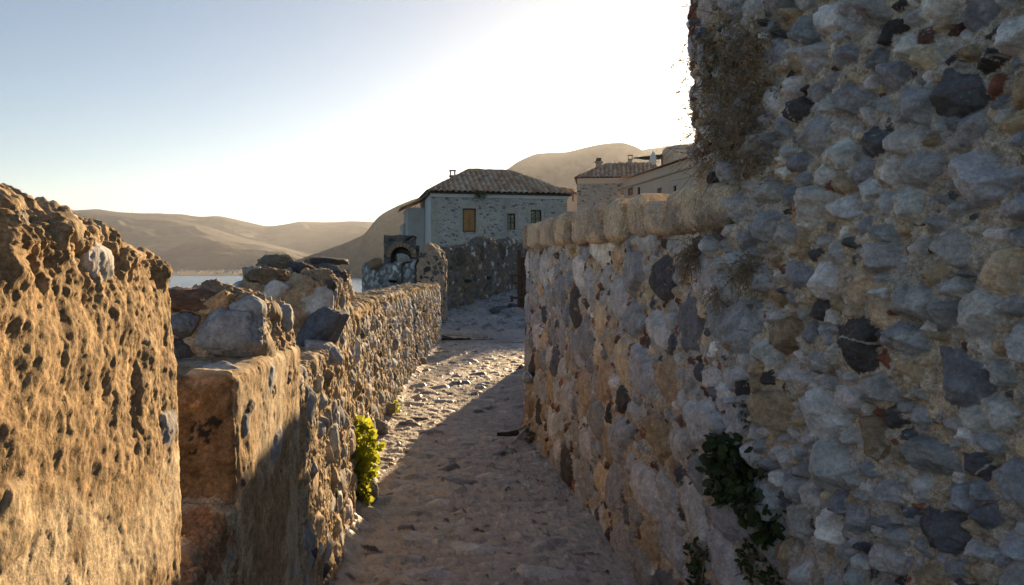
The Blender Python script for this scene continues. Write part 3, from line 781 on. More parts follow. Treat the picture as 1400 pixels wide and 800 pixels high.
# second merlon: lower body with its ledge, upper body
co, q = lw_block(2.08, 2.98, -.1, 1.372, 1.36, res=.0055, rad=.035)
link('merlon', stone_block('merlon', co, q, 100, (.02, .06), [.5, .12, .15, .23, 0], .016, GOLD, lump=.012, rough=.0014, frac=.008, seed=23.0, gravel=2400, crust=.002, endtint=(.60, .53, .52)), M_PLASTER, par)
co, q = lw_block(2.44, 2.96, 1.2, 1.565, 1.535, res=.0055, rad=.06, dx0=-.005, z1d=1.56, top_in=.02, z1c=1.555)
link('merlon', stone_block('merlon', co, q, 60, (.03, .07), [.4, .1, .1, .4, 0], .022, BROWN, lump=.028, rough=.005, streak=.003, pits=.016, topjag=.05, ztop=1.58, seed=35.0), M_PLASTER, par)
xs_ = lwx(2.44)
tag(rock('stone', (xs_ - .105, 2.43, 1.445), (.205, .13, .155), (.34, .345, .37), M_ROCK, par, 41, (.05, .1, .12), 26), 'pale grey squared block set in the end of the second merlon')
rock('stone', (xs_ - .27, 2.44, 1.47), (.10, .12, .10), (.22, .23, .26), M_ROCK, par, 42, (.2, .3, .5))
rock('stone', (xs_ - .285, 2.43, 1.40), (.10, .11, .09), (.14, .14, .14), M_ROCK, par, 43, (.5, .3, .9))
rock('stone', (xs_ - .25, 2.52, 1.555), (.22, .2, .06), (.20, .12, .085), M_ROCK, par, 44, (.08, .1, .2), rough=.14)
rock('stone', (xs_ - .17, 2.55, 1.555), (.13, .16, .09), (.26, .20, .14), M_ROCK, par, 45, (.3, .1, 1.0), rough=.15)
# low piece of the second opening
co, q = lw_block(2.90, 4.08, -.1, 1.24, 1.26, res=.0075, rad=.04, dx0=-.015, dx1=-.02)
link('sill', stone_block('sill', co, q, 260, (.035, .075), [.55, .14, .12, .19, 0], .032, BROWN, lump=.022, rough=.006, streak=.004, pits=.015, seed=47.0), M_PLASTER, par)
# third merlon
co, q = lw_block(4.02, 5.24, -.1, 1.595, 1.615, res=.0085, rad=.06, z1c=1.585, z1d=1.63, top_in=.03)
link('merlon', stone_block('merlon', co, q, 420, (.035, .085), [.52, .12, .12, .24, 0], .034, BROWN, lump=.035, rough=.006, streak=.004, pits=.018, topjag=.05, ztop=1.60, seed=59.0), M_PLASTER, par)
x3 = lwx(4.02)
tag(rock('stone', (x3 - .095, 4.03, 1.335), (.22, .2, .25), (.13, .145, .175), M_ROCK, par, 51, (.1, .35, .3), 22), 'dark blue-grey boulder in the end of the third merlon')
tag(rock('stone', (x3 - .06, 3.90, 1.235), (.20, .22, .11), (.36, .36, .37), M_ROCK, par, 52, (.1, .1, .4), 18), 'pale grey block low in the second opening')
rock('stone', (x3 - .03, 3.72, 1.13), (.12, .2, .13), (.27, .22, .16), M_ROCK, par, 56, (.1, .1, .4), 18)
for k, (dx, y, z, dm, cl) in enumerate([(-.36, 4.1, 1.61, (.26, .22, .10), (.20, .15, .10)), (-.12, 4.15, 1.60, (.2, .22, .12), (.30, .24, .17)), (-.24, 4.4, 1.64, (.18, .2, .1), (.1, .1, .115)),
        (-.1, 4.55, 1.63, (.16, .2, .11), (.14, .145, .165)), (-.42, 4.6, 1.665, (.25, .25, .13), (.22, .19, .15)), (-.18, 4.1, 1.52, (.1, .1, .08), (.4, .4, .41)), (-.22, 4.95, 1.65, (.2, .25, .1), (.26, .2, .14))]):
    rock('stone', (lwx(y) + dx, y, z), dm, cl, M_ROCK, par, 60 + k, (.1 * k, .2, .5 * k), rough=.13)
for k in range(46):
    y, zt_ = (rng.uniform(.75, 1.40), 1.70) if k < 20 else ((rng.uniform(2.46, 2.92), 1.545) if k < 32 else (rng.uniform(4.05, 5.15), 1.63))
    r_ = rng.uniform(.025, .06) if k < 20 else rng.uniform(.035, .085); zt_ = zt_ - (y - .9) * .07 if k < 20 else zt_
    rock('stone', (lwx(y) - rng.uniform(.02, .30 if k < 20 else .5), y, zt_ - r_ * .1), (r_ * rng.uniform(.9, 1.6), r_ * rng.uniform(.9, 1.6), r_), pick([.25, .03, .12, .52, .0]) * np.array([.85, .75, .62]), M_ROCK, par, 300 + k, tuple(rng.uniform(-.5, .5, 3)), 20, .16, n=18)
slab = rock('slab_stone', (lwx(4.7) - .13, 4.72, 1.712), (.25, .3, .045), (.085, .085, .1), M_ROCK, None, 71, (.02, .0, .3), 20)
slab.location.z = 1.70
tag(slab, 'thin dark slate slab lying on top of the third merlon', 'stone slab')
# long low run of the parapet
def parapet_run():
    f, L, out, s = LW
    u0 = s[np.argmin(np.abs(out[:, 1] - 5.12))]; us = segs((u0, L, .0135)); th = .5
    zt = np.interp(f(us)[:, 1], [5, 9, 13, 16.6], [1.355, 1.34, 1.335, 1.345])
    ws = segs((0, 1.3, .0075), (1.3, 1.3 + .62, .012), (1.92, 3.1, .08))
    P, wl = wall_base(f, us, ws, zt, th, 1, z0=-.1, round_r=.035)
    # close the far end
    base = [.45, .12, .12, .31, 0]
    st = pack(u0, L, 0.0, 1.32, [(.07, .10, 900, base, .040, 1.2), (.045, .07, 5000, base, .038, 1.2), (.025, .045, 8000, base, .026, 1.2)], .93, 1.2)
    st += pack(u0, L, 1.48, 1.9, [(.05, .1, 400, [.3, .1, .05, .55, 0], .012, 1.2)], 1.1, 1.2)
    UV = np.stack(np.broadcast_arrays(us[:, None], ws[None, :], np.float32(9.0)), -1).reshape(-1, 3)
    lowb = np.clip(1 - ws / .5, 0, 1)[None, :]
    bulge = (fbm(UV, 1.8, 3, off=38) * .03).reshape(len(us), len(ws)) + lowb * .035 - .14 * np.clip(1 - (us - u0) / .2, 0, 1)[:, None]
    me = sheet('stonework', P, us, ws, st, mortar=np.array([.35, .265, .165]), lump=.020, grain=.006, flip=False, extra=bulge, seed=3.0)
    return me
link('stonework', parapet_run(), M_PLASTER, par)
co, q = lw_block(16.3, 16.75, -.1, 1.30, 1.30, thick=.5, res=.02, rad=.05)
link('merlon', stone_block('merlon', co, q, 60, (.04, .09), [.4, .1, .1, .4, 0], .03, BROWN, seed=67.), M_PLASTER, par).name = 'end_block'

# ------------------------------------------------------------------ pointed pillar at the parapet's end
def pointed_pillar():
    d = 18.6; pts = []
    prof = [(570, 392), (570, 366), (572, 352), (578, 340), (585, 332.5), (592, 337), (599, 345), (603, 356), (603, 375), (603, 440)]
    prof = [(568, 440)] + prof
    P = np.array([tuple(at(px, py, d)) for px, py in prof])
    # closed prism, bevelled and displaced
    bm = bmesh.new(); th = .55
    a = [bm.verts.new((p[0], d, p[2])) for p in P]; b = [bm.verts.new((p[0] * 1.0 + .1, d + th, p[2])) for p in P]
    bm.faces.new(a[::-1]); bm.faces.new(b); n = len(P)
    for i in range(n): j = (i + 1) % n; bm.faces.new((a[i], a[j], b[j], b[i]))
    bmesh.ops.recalc_face_normals(bm, faces=bm.faces[:])
    bmesh.ops.triangulate(bm, faces=bm.faces[:])
    for _ in range(4): bmesh.ops.subdivide_edges(bm, edges=[e for e in bm.edges if e.calc_length() > .06], cuts=1, use_grid_fill=True)
    co = np.array([v.co[:] for v in bm.verts]); bm.normal_update(); N = np.array([v.normal[:] for v in bm.verts])
    h = .035 * fbm(co, 6, 4, .6) + .012 * fbm(co, 25, 2)
    for v, dd in zip(bm.verts, N * h[:, None]): v.co += Vector(dd)
    me = bpy.data.meshes.new('gate_pillar'); bm.to_mesh(me); bm.free()
    for p in me.polygons: p.use_smooth = True
    o = link('gate_pillar', me, mat_rubble('pillar_rubble', (.34, .28, .22), [(.1, .1, .11), (.33, .28, .23), (.36, .3, .24), (.3, .25, .2), (.05, .05, .055)], 6, 1.2, .1))
    tag(o, 'stone pillar with pointed top at the far end of the parapet', 'pillar')
pointed_pillar()

# ------------------------------------------------------------------ shaded wall with round merlons across the path
def far_wall():
    fw = empty('curved_wall', (-1, 23, .5), 'shaded brown wall with a row of rounded merlons closing the end of the path', 'stone wall')
    pf = polyline([at(590, 400, 20.9)[:2], at(604, 400, 21.3)[:2], at(640, 400, 22.9)[:2], at(672, 400, 24.8)[:2], at(705, 400, 27.0)[:2], at(740, 400, 30)[:2]])
    f, L, out, s = pf; us = segs((0, L, .018)); p = f(us); px = 700 + p[:, 0] / p[:, 1] * F
    tops = np.interp(px, [590, 604, 609, 616, 622, 628, 634, 642, 652, 658, 664, 672, 680, 685, 690, 700, 708, 716, 740],
                     [354, 346, 342, 338, 338.5, 345, 337, 333, 334, 339, 326, 325, 328, 339, 331, 327, 328, 335, 330])
    zt = EYE + (368 - tops) / F * p[:, 1]; z0 = gz(p[:, 0], p[:, 1]) - .15; th = .6
    ws = segs((0, 1.95, .016), (1.95, 2.9, .04), (2.9, 4.4, .15))
    P, wl = wall_base(f, us, ws, zt, th, 1, z0=z0, round_r=.16)
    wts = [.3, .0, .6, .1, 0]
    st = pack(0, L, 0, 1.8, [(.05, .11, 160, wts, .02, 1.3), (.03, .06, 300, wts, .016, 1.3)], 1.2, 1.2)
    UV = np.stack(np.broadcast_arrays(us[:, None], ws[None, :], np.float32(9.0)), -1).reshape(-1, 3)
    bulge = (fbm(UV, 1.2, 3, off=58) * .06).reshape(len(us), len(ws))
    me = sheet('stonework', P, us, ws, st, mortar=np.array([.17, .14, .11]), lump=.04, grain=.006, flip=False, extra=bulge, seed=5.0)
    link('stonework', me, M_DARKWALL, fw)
    for k, (pxx, pyy, d) in enumerate([(655, 347, 24.2), (681, 345, 26.0), (627, 352, 22.6)]):
        c = at(pxx, pyy, d - .18); rock('merlon_boss', c, (.5, .5, .75), (.10, .09, .08), M_ROCK, fw, 90 + k, (0, 0, .4), 6, .10)
    for k, (pxx, pyy, d) in enumerate([(639, 384, 22.75), (668, 380, 24.55)]):
        c = at(pxx, pyy, d - .03); rock('drain_stone', c, (.22, .2, .1), (.05, .045, .04), M_ROCK, fw, 96 + k, (0, 0, .4), 14, .10)
far_wall()
step = rock('step_stone', at(633, 460, 17.75), (1.15, .3, .14), (.30, .285, .27), M_ROCK, None, 120, (0, 0, 0), 30, .03)
step.location.z = .10; tag(step, 'long flat stone step across the left half of the path', 'step')
for k, (px, py, dm, cl, lb) in enumerate([(681, 422, (.5, .4, .26), (.10, .105, .12), 'dark boulder lying left in the heap of rocks near the wooden gate'),
        (693, 424, (.45, .4, .2), (.22, .22, .24), 'flat grey boulder in the middle of the rocks near the wooden gate'),
        (706, 427, (.42, .4, .22), (.30, .29, .29), 'pale boulder of the rocks at the foot of the corner wall'),
        (700, 419, (.4, .35, .2), (.07, .07, .08), 'small black boulder behind the other rocks near the gate')]):
    d = 21.0 if k < 3 else 22.0
    p = at(px, py, d); p.z = float(gz(p.x, d)) + dm[2] * .28
    tag(rock('boulder', p, dm, cl, M_ROCK, None, 130 + k, (0, 0, k), 14, .08), lb, 'boulder', 'boulders heaped by the gate')

# rusty gate ------------------------------------------------------------------
def boxes(name, lst, mat, parent, bevel=.0):
    bm = bmesh.new()
    for (c, s, rot) in lst:
        bmesh.ops.create_cube(bm, size=1, matrix=Matrix.Translation(c) @ Matrix.Rotation(rot, 4, 'Z') @ Matrix.Diagonal((*s, 1)))
    if bevel: bmesh.ops.bevel(bm, geom=bm.edges[:], offset=bevel, segments=1, affect='EDGES')
    me = bpy.data.meshes.new(name); bm.to_mesh(me); bm.free(); return child(name, me, mat, parent)
g0 = at(707, 400, 22.0); zg = float(gz(0, 22)) - .05
gate = empty('wooden_gate', (g0.x, g0.y, zg), 'rust brown wooden gate standing open behind the corner of the lower wall', 'gate')
boxes('gate_post', [((.06, 0, .85), (.09, .12, 1.75), .1)], M_RUST, gate, .01)
boxes('board', [((.19, .06, .8), (.16, .05, 1.45), .1)], M_RUST, gate, .006)
boxes('board', [((.36, .08, .78), (.15, .05, 1.38), .1)], M_RUST, gate, .006)
for z, ln in ((1.0, .34), (.78, .26), (.36, .36)):
    boxes('crossbar', [((-.02, -.09, z), (ln, .05, .07), .12)], M_RUST, gate, .008)
boxes('latch', [((-.14, -.1, .9), (.06, .07, .16), .12)], M_RUST, gate, .008)
boxes('latch', [((-.15, -.1, .33), (.07, .09, .18), .12)], M_RUST, gate, .008)

# ------------------------------------------------------------------ bastion and arch ruin
def bastion():
    bz = at(535, 365, 27)
    pf = polyline([at(560, 400, 33)[:2], at(503, 400, 31)[:2], at(498.5, 400, 28.5)[:2], at(508, 400, 27.0)[:2], at(524, 400, 26.4)[:2], at(530, 400, 26.1)[:2], at(553, 400, 25.2)[:2], at(558, 400, 25.0)[:2], at(573, 400, 24.8)[:2], at(590, 400, 26)[:2]])
    f, L, out, s = pf; us = segs((0, L, .03)); p = f(us); px = 700 + p[:, 0] / p[:, 1] * F
    top = np.interp(np.arange(len(us)) / len(us), np.linspace(0, 1, 24), 365 + rng.normal(0, 2.2, 24) - np.linspace(0, 6, 24))
    zt = EYE + (368 - top) / F * p[:, 1]; z0 = -6.0
    ws = segs((0, 4.5, .2), (4.5, 7.6, .03), (7.6, 8.6, .05), (8.6, 15, .5))
    P, wl = wall_base(f, us, ws, zt, .7, 1, z0=z0, round_r=.12)
    wts = [.3, .4, .3, 0, 0]
    st = pack(0, L, 4.3, 8.0, [(.10, .16, 900, wts, .05, 1.1), (.05, .1, 4500, wts, .04, 1.1)], .92, 1.1)
    me = sheet('bastion_tower', P, us, ws, st, mortar=np.array([.2, .19, .175]), lump=.05, grain=.012, flip=False, seed=7.0)
    o = link('bastion_tower', me, M_STONE); tag(o, 'weathered grey bastion tower with ragged top beyond the parapet', 'tower')
    rock('tower_stone', at(515, 361, 26.6), (.45, .4, .45), (.27, .19, .11), M_ROCK, None, 150, (0, 0, 0), 8, .06)
    bpy.data.objects['tower_stone'].name = 'round_stone'
    tag(bpy.data.objects['round_stone'], 'round brown stone sitting on the left rim of the bastion tower', 'stone')
    sl = rock('embrasure_stone', at(537, 381.5, 25.55), (.42, .3, .09), (.36, .35, .33), M_ROCK, None, 151, (0, 0, .3), 20, .05)
    sl.parent = o
    hole = rock('loophole_shade', at(537, 385, 25.62), (.3, .2, .1), (.01, .01, .01), M_ROCK, None, 152, (0, 0, .3), 10, .05); hole.parent = o  # near-black lump, the shade inside the slot put into its colour
bastion()
def arch_ruin():
    d = 31.0; th = 1.2
    L_, R_, T_, B_ = at(525, 0, d).x, at(563.5, 0, d).x, at(0, 322, d).z, at(0, 372, d).z - 4
    cx, cz, r = at(548.5, 0, d).x, at(0, 352, d).z, 14.5 / F * d
    arc = [(cx + r * math.cos(a), cz + r * math.sin(a)) for a in np.linspace(math.pi, 0, 19)]
    top = [(R_, T_ + .02), (cx + .5, T_ - .02), (cx, T_ + .03), (cx - .4, T_ - .01), (L_, T_ + .02)]
    poly = [(L_, B_), (cx - r, B_)] + arc + [(cx + r, B_), (R_, B_)] + top
    bm = bmesh.new(); a = [bm.verts.new((x, d, z)) for x, z in poly]; b = [bm.verts.new((x, d + th, z)) for x, z in poly]
    bm.faces.new(a[::-1]); bm.faces.new(b); n = len(poly)
    for i in range(n): bm.faces.new((a[i], a[(i + 1) % n], b[(i + 1) % n], b[i]))
    bmesh.ops.recalc_face_normals(bm, faces=bm.faces[:])
    me = bpy.data.meshes.new('wall'); bm.to_mesh(me); bm.free()
    e = empty('arched_ruin', (cx, d, B_), 'dark stone ruin with a round arched opening left of the plaster annex', 'ruin')
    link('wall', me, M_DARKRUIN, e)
    bm = bmesh.new()
    angs = np.linspace(math.pi, 0, 12)
    for i in range(11):
        a0, a1 = angs[i] - .02, angs[i + 1] + .02; vv = []
        for y in (d - .06, d + .25):
            for rr in (r + .002, r + .17 + .02 * (i % 2)):
                for an in (a0, a1): vv.append(bm.verts.new((cx + rr * math.cos(an), y, cz + rr * math.sin(an))))
        for fc in [(0, 1, 3, 2), (4, 6, 7, 5), (0, 4, 5, 1), (2, 3, 7, 6), (0, 2, 6, 4), (1, 5, 7, 3)]: bm.faces.new([vv[k] for k in fc])
    bmesh.ops.recalc_face_normals(bm, faces=bm.faces[:])
    me = bpy.data.meshes.new('arch_ring'); bm.to_mesh(me); bm.free(); link('arch_ring', me, mat_plain('arch_brick', (.30, .2, .13), .9, .3, 8, .4), e)
    # vaulted back of the opening
    bm = bmesh.new(); v = [bm.verts.new(p) for p in [(cx - r - .1, d + th + .3, B_), (cx + r + .1, d + th + .3, B_), (cx + r + .1, d + th + .3, cz + r + .1), (cx - r - .1, d + th + .3, cz + r + .1)]]
    bm.faces.new(v); ext = bmesh.ops.extrude_face_region(bm, geom=bm.faces[:]); bmesh.ops.translate(bm, verts=[g for g in ext['geom'] if isinstance(g, bmesh.types.BMVert)], vec=(0, .3, 0))
    me = bpy.data.meshes.new('back_wall'); bm.to_mesh(me); bm.free(); link('back_wall', me, M_DARKRUIN, e)
    tag(rock('round_stone', at(553, 357, 29.5), (.62, .6, .6), (.33, .33, .28), M_ROCK, None, 160, (0, 0, 0), 8, .04), 'pale domed stone standing in front of the dark arch', 'stone')
arch_ruin()

# ------------------------------------------------------------------ houses
def panel_wall(w_, h_, th, openings):
    """wall in local x (0..w), z (0..h), thickness towards +y, with real openings (x0,x1,z0,z1) -> mesh"""
    xs = sorted({0.0, w_} | {o[0] for o in openings} | {o[1] for o in openings}); zs = sorted({0.0, h_} | {o[2] for o in openings} | {o[3] for o in openings})
    bm = bmesh.new(); cache = {}
    def V(x, y, z):
        k = (round(x, 5), round(y, 5), round(z, 5))
        if k not in cache: cache[k] = bm.verts.new((x, y, z))
        return cache[k]
    ins = lambda x, z: any(o[0] < x < o[1] and o[2] < z < o[3] for o in openings)
    for i in range(len(xs) - 1):
        for j in range(len(zs) - 1):
            x0, x1, z0, z1 = xs[i], xs[i + 1], zs[j], zs[j + 1]
            if ins((x0 + x1) / 2, (z0 + z1) / 2): continue
            bm.faces.new((V(x0, 0, z0), V(x1, 0, z0), V(x1, 0, z1), V(x0, 0, z1)))
            bm.faces.new((V(x0, th, z0), V(x0, th, z1), V(x1, th, z1), V(x1, th, z0)))
    for (x0, x1, z0, z1) in list(openings) + [(0.0, w_, 0.0, h_)]:
        for xa in (x0, x1):
            zz = [z for z in zs if z0 <= z <= z1]
            for a, b in zip(zz, zz[1:]): bm.faces.new((V(xa, 0, a), V(xa, 0, b), V(xa, th, b), V(xa, th, a)))
        for za in (z0, z1):
            xx = [x for x in xs if x0 <= x <= x1]
            for a, b in zip(xx, xx[1:]): bm.faces.new((V(a, 0, za), V(b, 0, za), V(b, th, za), V(a, th, za)))
    bmesh.ops.recalc_face_normals(bm, faces=bm.faces[:])
    me = bpy.data.meshes.new('wall'); bm.to_mesh(me); bm.free(); return me

def put(o, loc=(0, 0, 0), rz=0.0):
    o.location = loc; o.rotation_euler = (0, 0, rz); return o

def roof_face(A, B, C_, D, pitch_w=.33, row=.36, amp=.085, tint=1.0):
    """tiled face: eave A->B, ridge D->C (numpy pts). barrel tiles run down the slope"""
    A, B, C_, D = (np.array(p, float) for p in (A, B, C_, D))
    ex = (B - A) / np.linalg.norm(B - A); W = np.linalg.norm(B - A)
    up = (D - A) - ex * ((D - A) @ ex); S = np.linalg.norm(up); up /= S
    nrm = np.cross(ex, up); d0 = (D - A) @ ex; c0 = (C_ - A) @ ex
    ncol = max(2, int(W / pitch_w)); nu = ncol * 6 + 1; nrow = max(2, int(S / row)); vv = []
    for k in range(nrow): vv += [k / nrow, (k + .96) / nrow]
    vv.append(1.0); vv = np.array(vv); u = np.linspace(0, W, nu)
    U = np.repeat(u[:, None], len(vv), 1); Vv = np.repeat(vv[None, :], nu, 0)
    Uc = np.clip(U, d0 * Vv, W + (c0 - W) * Vv)
    ph = (U / W * ncol) % 1; prof = np.sqrt(np.clip(1 - (2 * np.abs(ph - .5) / .62) ** 2, 0, 1)) * amp
    rowf = (Vv * nrow) % 1
    g = np.random.default_rng(int(abs(A[0] * 100)) + 3)
    ci = np.clip((U / W * ncol).astype(int), 0, ncol - 1); ri = np.clip((Vv * nrow + 1e-6).astype(int), 0, nrow - 1)
    jit = g.normal(0, .006, (ncol, nrow))[ci, ri]
    h = prof + .02 * (1 - rowf) + jit
    P = A + ex * Uc[..., None] + up * (Vv * S)[..., None] + nrm * h[..., None]
    cols = np.array([(.56, .36, .235), (.60, .43, .29), (.45, .28, .185), (.60, .48, .36), (.58, .34, .21)])
    cc = cols[g.integers(0, 5, (ncol, nrow))][ci, ri] * g.uniform(.8, 1.2, (ncol, nrow))[ci, ri][..., None] * tint
    cc = cc * np.where(prof > .01, 1.0, .75)[..., None]  # gullies between the tiles darkened in the colour, painted shading
    return P.reshape(-1, 3), grid_quads(nu, len(vv)), cc.reshape(-1, 3)

def roof_mesh(faces, **kw):
    Ps, Qs, Cs, n = [], [], [], 0
    for fc in faces:
        P, q, c = roof_face(*fc, **kw); Ps.append(P); Qs.append(q + n); Cs.append(c); n += len(P)
    return np_mesh('roof', np.vstack(Ps), np.vstack(Qs), np.vstack(Cs), smooth=False)

def window(parent, x, z, w_, h_, kind, y=.0, name='window'):
    """shuttered or glazed window in the plane y of the parent"""
    t = .06
    fr = boxes(name, [((x + t / 2, y, z + h_ / 2), (t, .07, h_), 0), ((x + w_ - t / 2, y, z + h_ / 2), (t, .07, h_), 0), ((x + w_ / 2, y, z + t / 2), (w_ - 2 * t, .07, t), 0), ((x + w_ / 2, y, z + h_ - t / 2), (w_ - 2 * t, .07, t), 0)], M_WOOD_DARK, parent)
    if kind == 'shutter':
        pw = (w_ - 2 * t - .02) / 2
        for k in range(2):
            cx = x + t + pw / 2 + k * (pw + .02)
            s = boxes('shutter', [((cx, y + .005, z + h_ / 2), (pw, .03, h_ - 2 * t), 0)] + [((cx, y - .02, zz), (pw * .94, .03, .07), 0) for zz in (z + .12, z + h_ * .36, z + h_ - .12)], M_WOOD, fr)
    else:
        boxes('pane', [((x + w_ / 2, y + .02, z + h_ / 2), (w_ - 2 * t, .015, h_ - 2 * t), 0)], M_GLASS, fr)
        boxes('glazing_bar', [((x + w_ / 2, y - .005, z + h_ / 2), (.045, .05, h_ - 2 * t), 0), ((x + w_ / 2 - (w_ - .12) / 4 - .01, y - .005, z + h_ * .45), ((w_ - .17) / 2, .04, .035), 0), ((x + w_ / 2 + (w_ - .12) / 4 + .01, y - .005, z + h_ * .45), ((w_ - .17) / 2, .04, .035), 0)], M_WOOD_DARK, fr)
    return fr

def chimney(parent, loc, w_, h_, mat, pot=True):
    lst = [((loc[0], loc[1], loc[2] + h_ / 2), (w_, w_, h_), 0), ((loc[0], loc[1], loc[2] + h_ + .04), (w_ * 1.3, w_ * 1.3, .08), 0)]
    ch = boxes('chimney', lst, mat, parent, .012)
    z = loc[2] + h_ + .08
    if pot:
        lst = [((loc[0] + sx * w_ * .42, loc[1], z + .14), (w_ * .2, w_ * .8, .28), 0) for sx in (-1, 1)] + [((loc[0], loc[1], z + .31), (w_ * 1.25, w_ * 1.1, .07), 0)]
        boxes('chimney_cap', lst, mat, ch, .01)
    return ch

# first house: origin at its near left corner
c1 = Vector((-4.71, 45.0, 0.6)); rz1 = math.atan2(.21, .977); W1 = 8.24; E1 = 6.17 - c1.z; D1 = 7.0
h1 = empty('stone_house', c1, 'grey stone house with hipped clay tile roof and orange shutters beyond the wall', 'house', rz=rz1)
def hx(px):    # local x along the front that shows at photo column px
    k = (px - 700) / F; return (k * 45 - (-4.71)) / (.977 - k * .21)
def hz(py, x): return EYE + (368 - py) / F * (45 + .21 * x) - c1.z
op = []
for (a, b, t, bt) in [(632.5, 650.5, 285, 317), (693.5, 704.5, 292, 314), (725.5, 740, 287, 309)]:
    x0, x1 = hx(a), hx(b); op.append((x0, x1, hz(bt, x0), hz(t, x0)))
put(child('wall', panel_wall(W1, E1, .5, op), M_HOUSE, h1))
put(child('wall', panel_wall(D1 - 1.002, E1, .4, [(1.4, 1.75, 2.2, 4.2)]), M_PLAST_WHITE, h1), (0, D1 - .5, 0), -math.pi / 2)  # pale sky light on this left side painted as a white wall
put(child('wall', panel_wall(W1, E1, .5, []), M_HOUSE, h1), (W1, D1, 0), math.pi)
put(child('wall', panel_wall(D1 - 1.002, E1, .4, []), M_HOUSE, h1), (W1, .501, 0), math.pi / 2)
window(h1, op[0][0], op[0][2], op[0][1] - op[0][0], op[0][3] - op[0][2], 'shutter', .12)
for o_ in op[1:]: window(h1, o_[0], o_[2], o_[1] - o_[0], o_[3] - o_[2], 'glass', .14)
for k, o_ in enumerate(op):
    wd = .16
    s = [((o_[0] - wd / 2 - .003, -.012, (o_[2] + o_[3]) / 2), (wd, .05, o_[3] - o_[2]), 0), ((o_[1] + wd / 2 + .003, -.012, (o_[2] + o_[3]) / 2), (wd, .05, o_[3] - o_[2]), 0), ((.5 * (o_[0] + o_[1]), -.014, o_[3] + .13), (o_[1] - o_[0] + 2 * wd + .01, .05, .25), 0)]
    boxes('window_surround', s, M_QUOIN, h1)
z = .0; k = 0
while z < E1 - .5:
    hq = .30; wq = .62 if k % 2 else .42
    boxes('quoin', [((wq / 2 - .015, .09, z + hq / 2), (wq, .21, hq - .02), 0)], M_QUOIN, h1, .012)
    boxes('quoin', [((W1 - wq / 2 + .015, .09, z + hq / 2), (wq, .21, hq - .02), 0)], M_QUOIN, h1, .012)
    z += hq; k += 1
boxes('cornice', [((W1 / 2, -.03, E1 - .14), (W1 + .14, .10, .30), 0)], M_PLAST_WHITE, h1, .01)
seam = boxes('drainpipe', [((hx(692), -.05, E1 / 2 - .2), (.05, .06, E1 - .4), 0)], M_PLAST_GREY, h1)
ov = .28; rzg = 1.78; e = E1 + .02
A, B, Cc, Dd = (-ov, -ov, e), (W1 + ov, -ov, e), (W1 + ov, D1 + ov, e), (-ov, D1 + ov, e)
RL, RR = (2.75, D1 / 2, e + rzg), (5.45, D1 / 2, e + rzg - .02)
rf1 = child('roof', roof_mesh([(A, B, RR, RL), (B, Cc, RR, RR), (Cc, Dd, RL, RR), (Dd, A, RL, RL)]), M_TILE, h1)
# ridge and hip tiles, soffit
def tube_me(name, pts, r, seg=8, taper=None):
    pts = np.array([tuple(p) for p in pts], float); n = len(pts); t = np.gradient(pts, axis=0); t /= np.linalg.norm(t, axis=1)[:, None] + 1e-9
    ref = np.array([0, 0, 1.0]) if abs(t[0, 2]) < .9 else np.array([1.0, 0, 0])
    a = np.cross(t, ref); a /= np.linalg.norm(a, axis=1)[:, None] + 1e-9; b = np.cross(a, t)
    rr = np.broadcast_to(np.asarray(r, float), (n,))
    an = np.linspace(0, 2 * math.pi, seg, endpoint=False)
    P = pts[:, None, :] + rr[:, None, None] * (a[:, None, :] * np.cos(an)[None, :, None] + b[:, None, :] * np.sin(an)[None, :, None])
    i = np.arange(n - 1)[:, None]; j = np.arange(seg)[None, :]; q = np.stack([i * seg + j, i * seg + (j + 1) % seg, (i + 1) * seg + (j + 1) % seg, (i + 1) * seg + j], -1).reshape(-1, 4)
    return P.reshape(-1, 3), q
def tubes_mesh(name, lst, smooth=True):
    Ps, Qs, n = [], [], 0
    for pts, r, seg in lst:
        P, q = tube_me(name, pts, r, seg); Ps.append(P); Qs.append(q + n); n += len(P)
    P = np.vstack(Ps); return np_mesh(name, P, np.vstack(Qs), np.full((len(P), 3), .0) + np.array([.48, .35, .26]), smooth=smooth)
def lerp(a, b, n): return [tuple(np.array(a) + (np.array(b) - np.array(a)) * k / n) for k in range(n + 1)]
def wig(pts, amp):
    return [(p[0] + rng.normal(0, amp), p[1] + rng.normal(0, amp), p[2] + rng.normal(0, amp)) for p in pts]
hips = [(wig(lerp(A, RL, 14), .012), .10, 8), (wig(lerp(RL, RR, 10), .012), .11, 8), (wig(lerp(RR, B, 14), .012), .10, 8)]
child('ridge_tiles', tubes_mesh('ridge_tiles', hips), M_TILE, rf1)
boxes('soffit', [((W1 / 2, D1 / 2, e - .06), (W1 + ov * 1.6, D1 + ov * 1.6, .08), 0)], M_WOOD_DARK, rf1)
chimney(rf1, (1.75, D1 / 2 + .3, e + 1.12), .34, .25, M_CHIM)
chimney(rf1, (6.85, 4.6, e + .55), .46, .72, M_CHIM, False)
chimney(rf1, (6.3, 5.0, e + .5), .3, .75, M_CHIM)
# plaster annex behind its left side
boxes('annex_wall', [((-.55, 5.8, E1 / 2 - .3), (1.06, 3.6, E1 - .62), 0)], M_PLAST_GREY, h1)
boxes('annex_wall', [((-1.15, 7.4, E1 / 2 - .8), (.14, 2.6, E1 - 1.4), 0)], M_PLAST_GREY, h1)
AA = [(-1.45, 3.75, E1 - .66), (-.0, 3.75, E1 - .02), (-.0, 7.8, E1 - .02), (-1.45, 7.8, E1 - .66)]
child('annex_roof', roof_mesh([(AA[3], AA[0], AA[1], AA[2])]), M_TILE, h1)

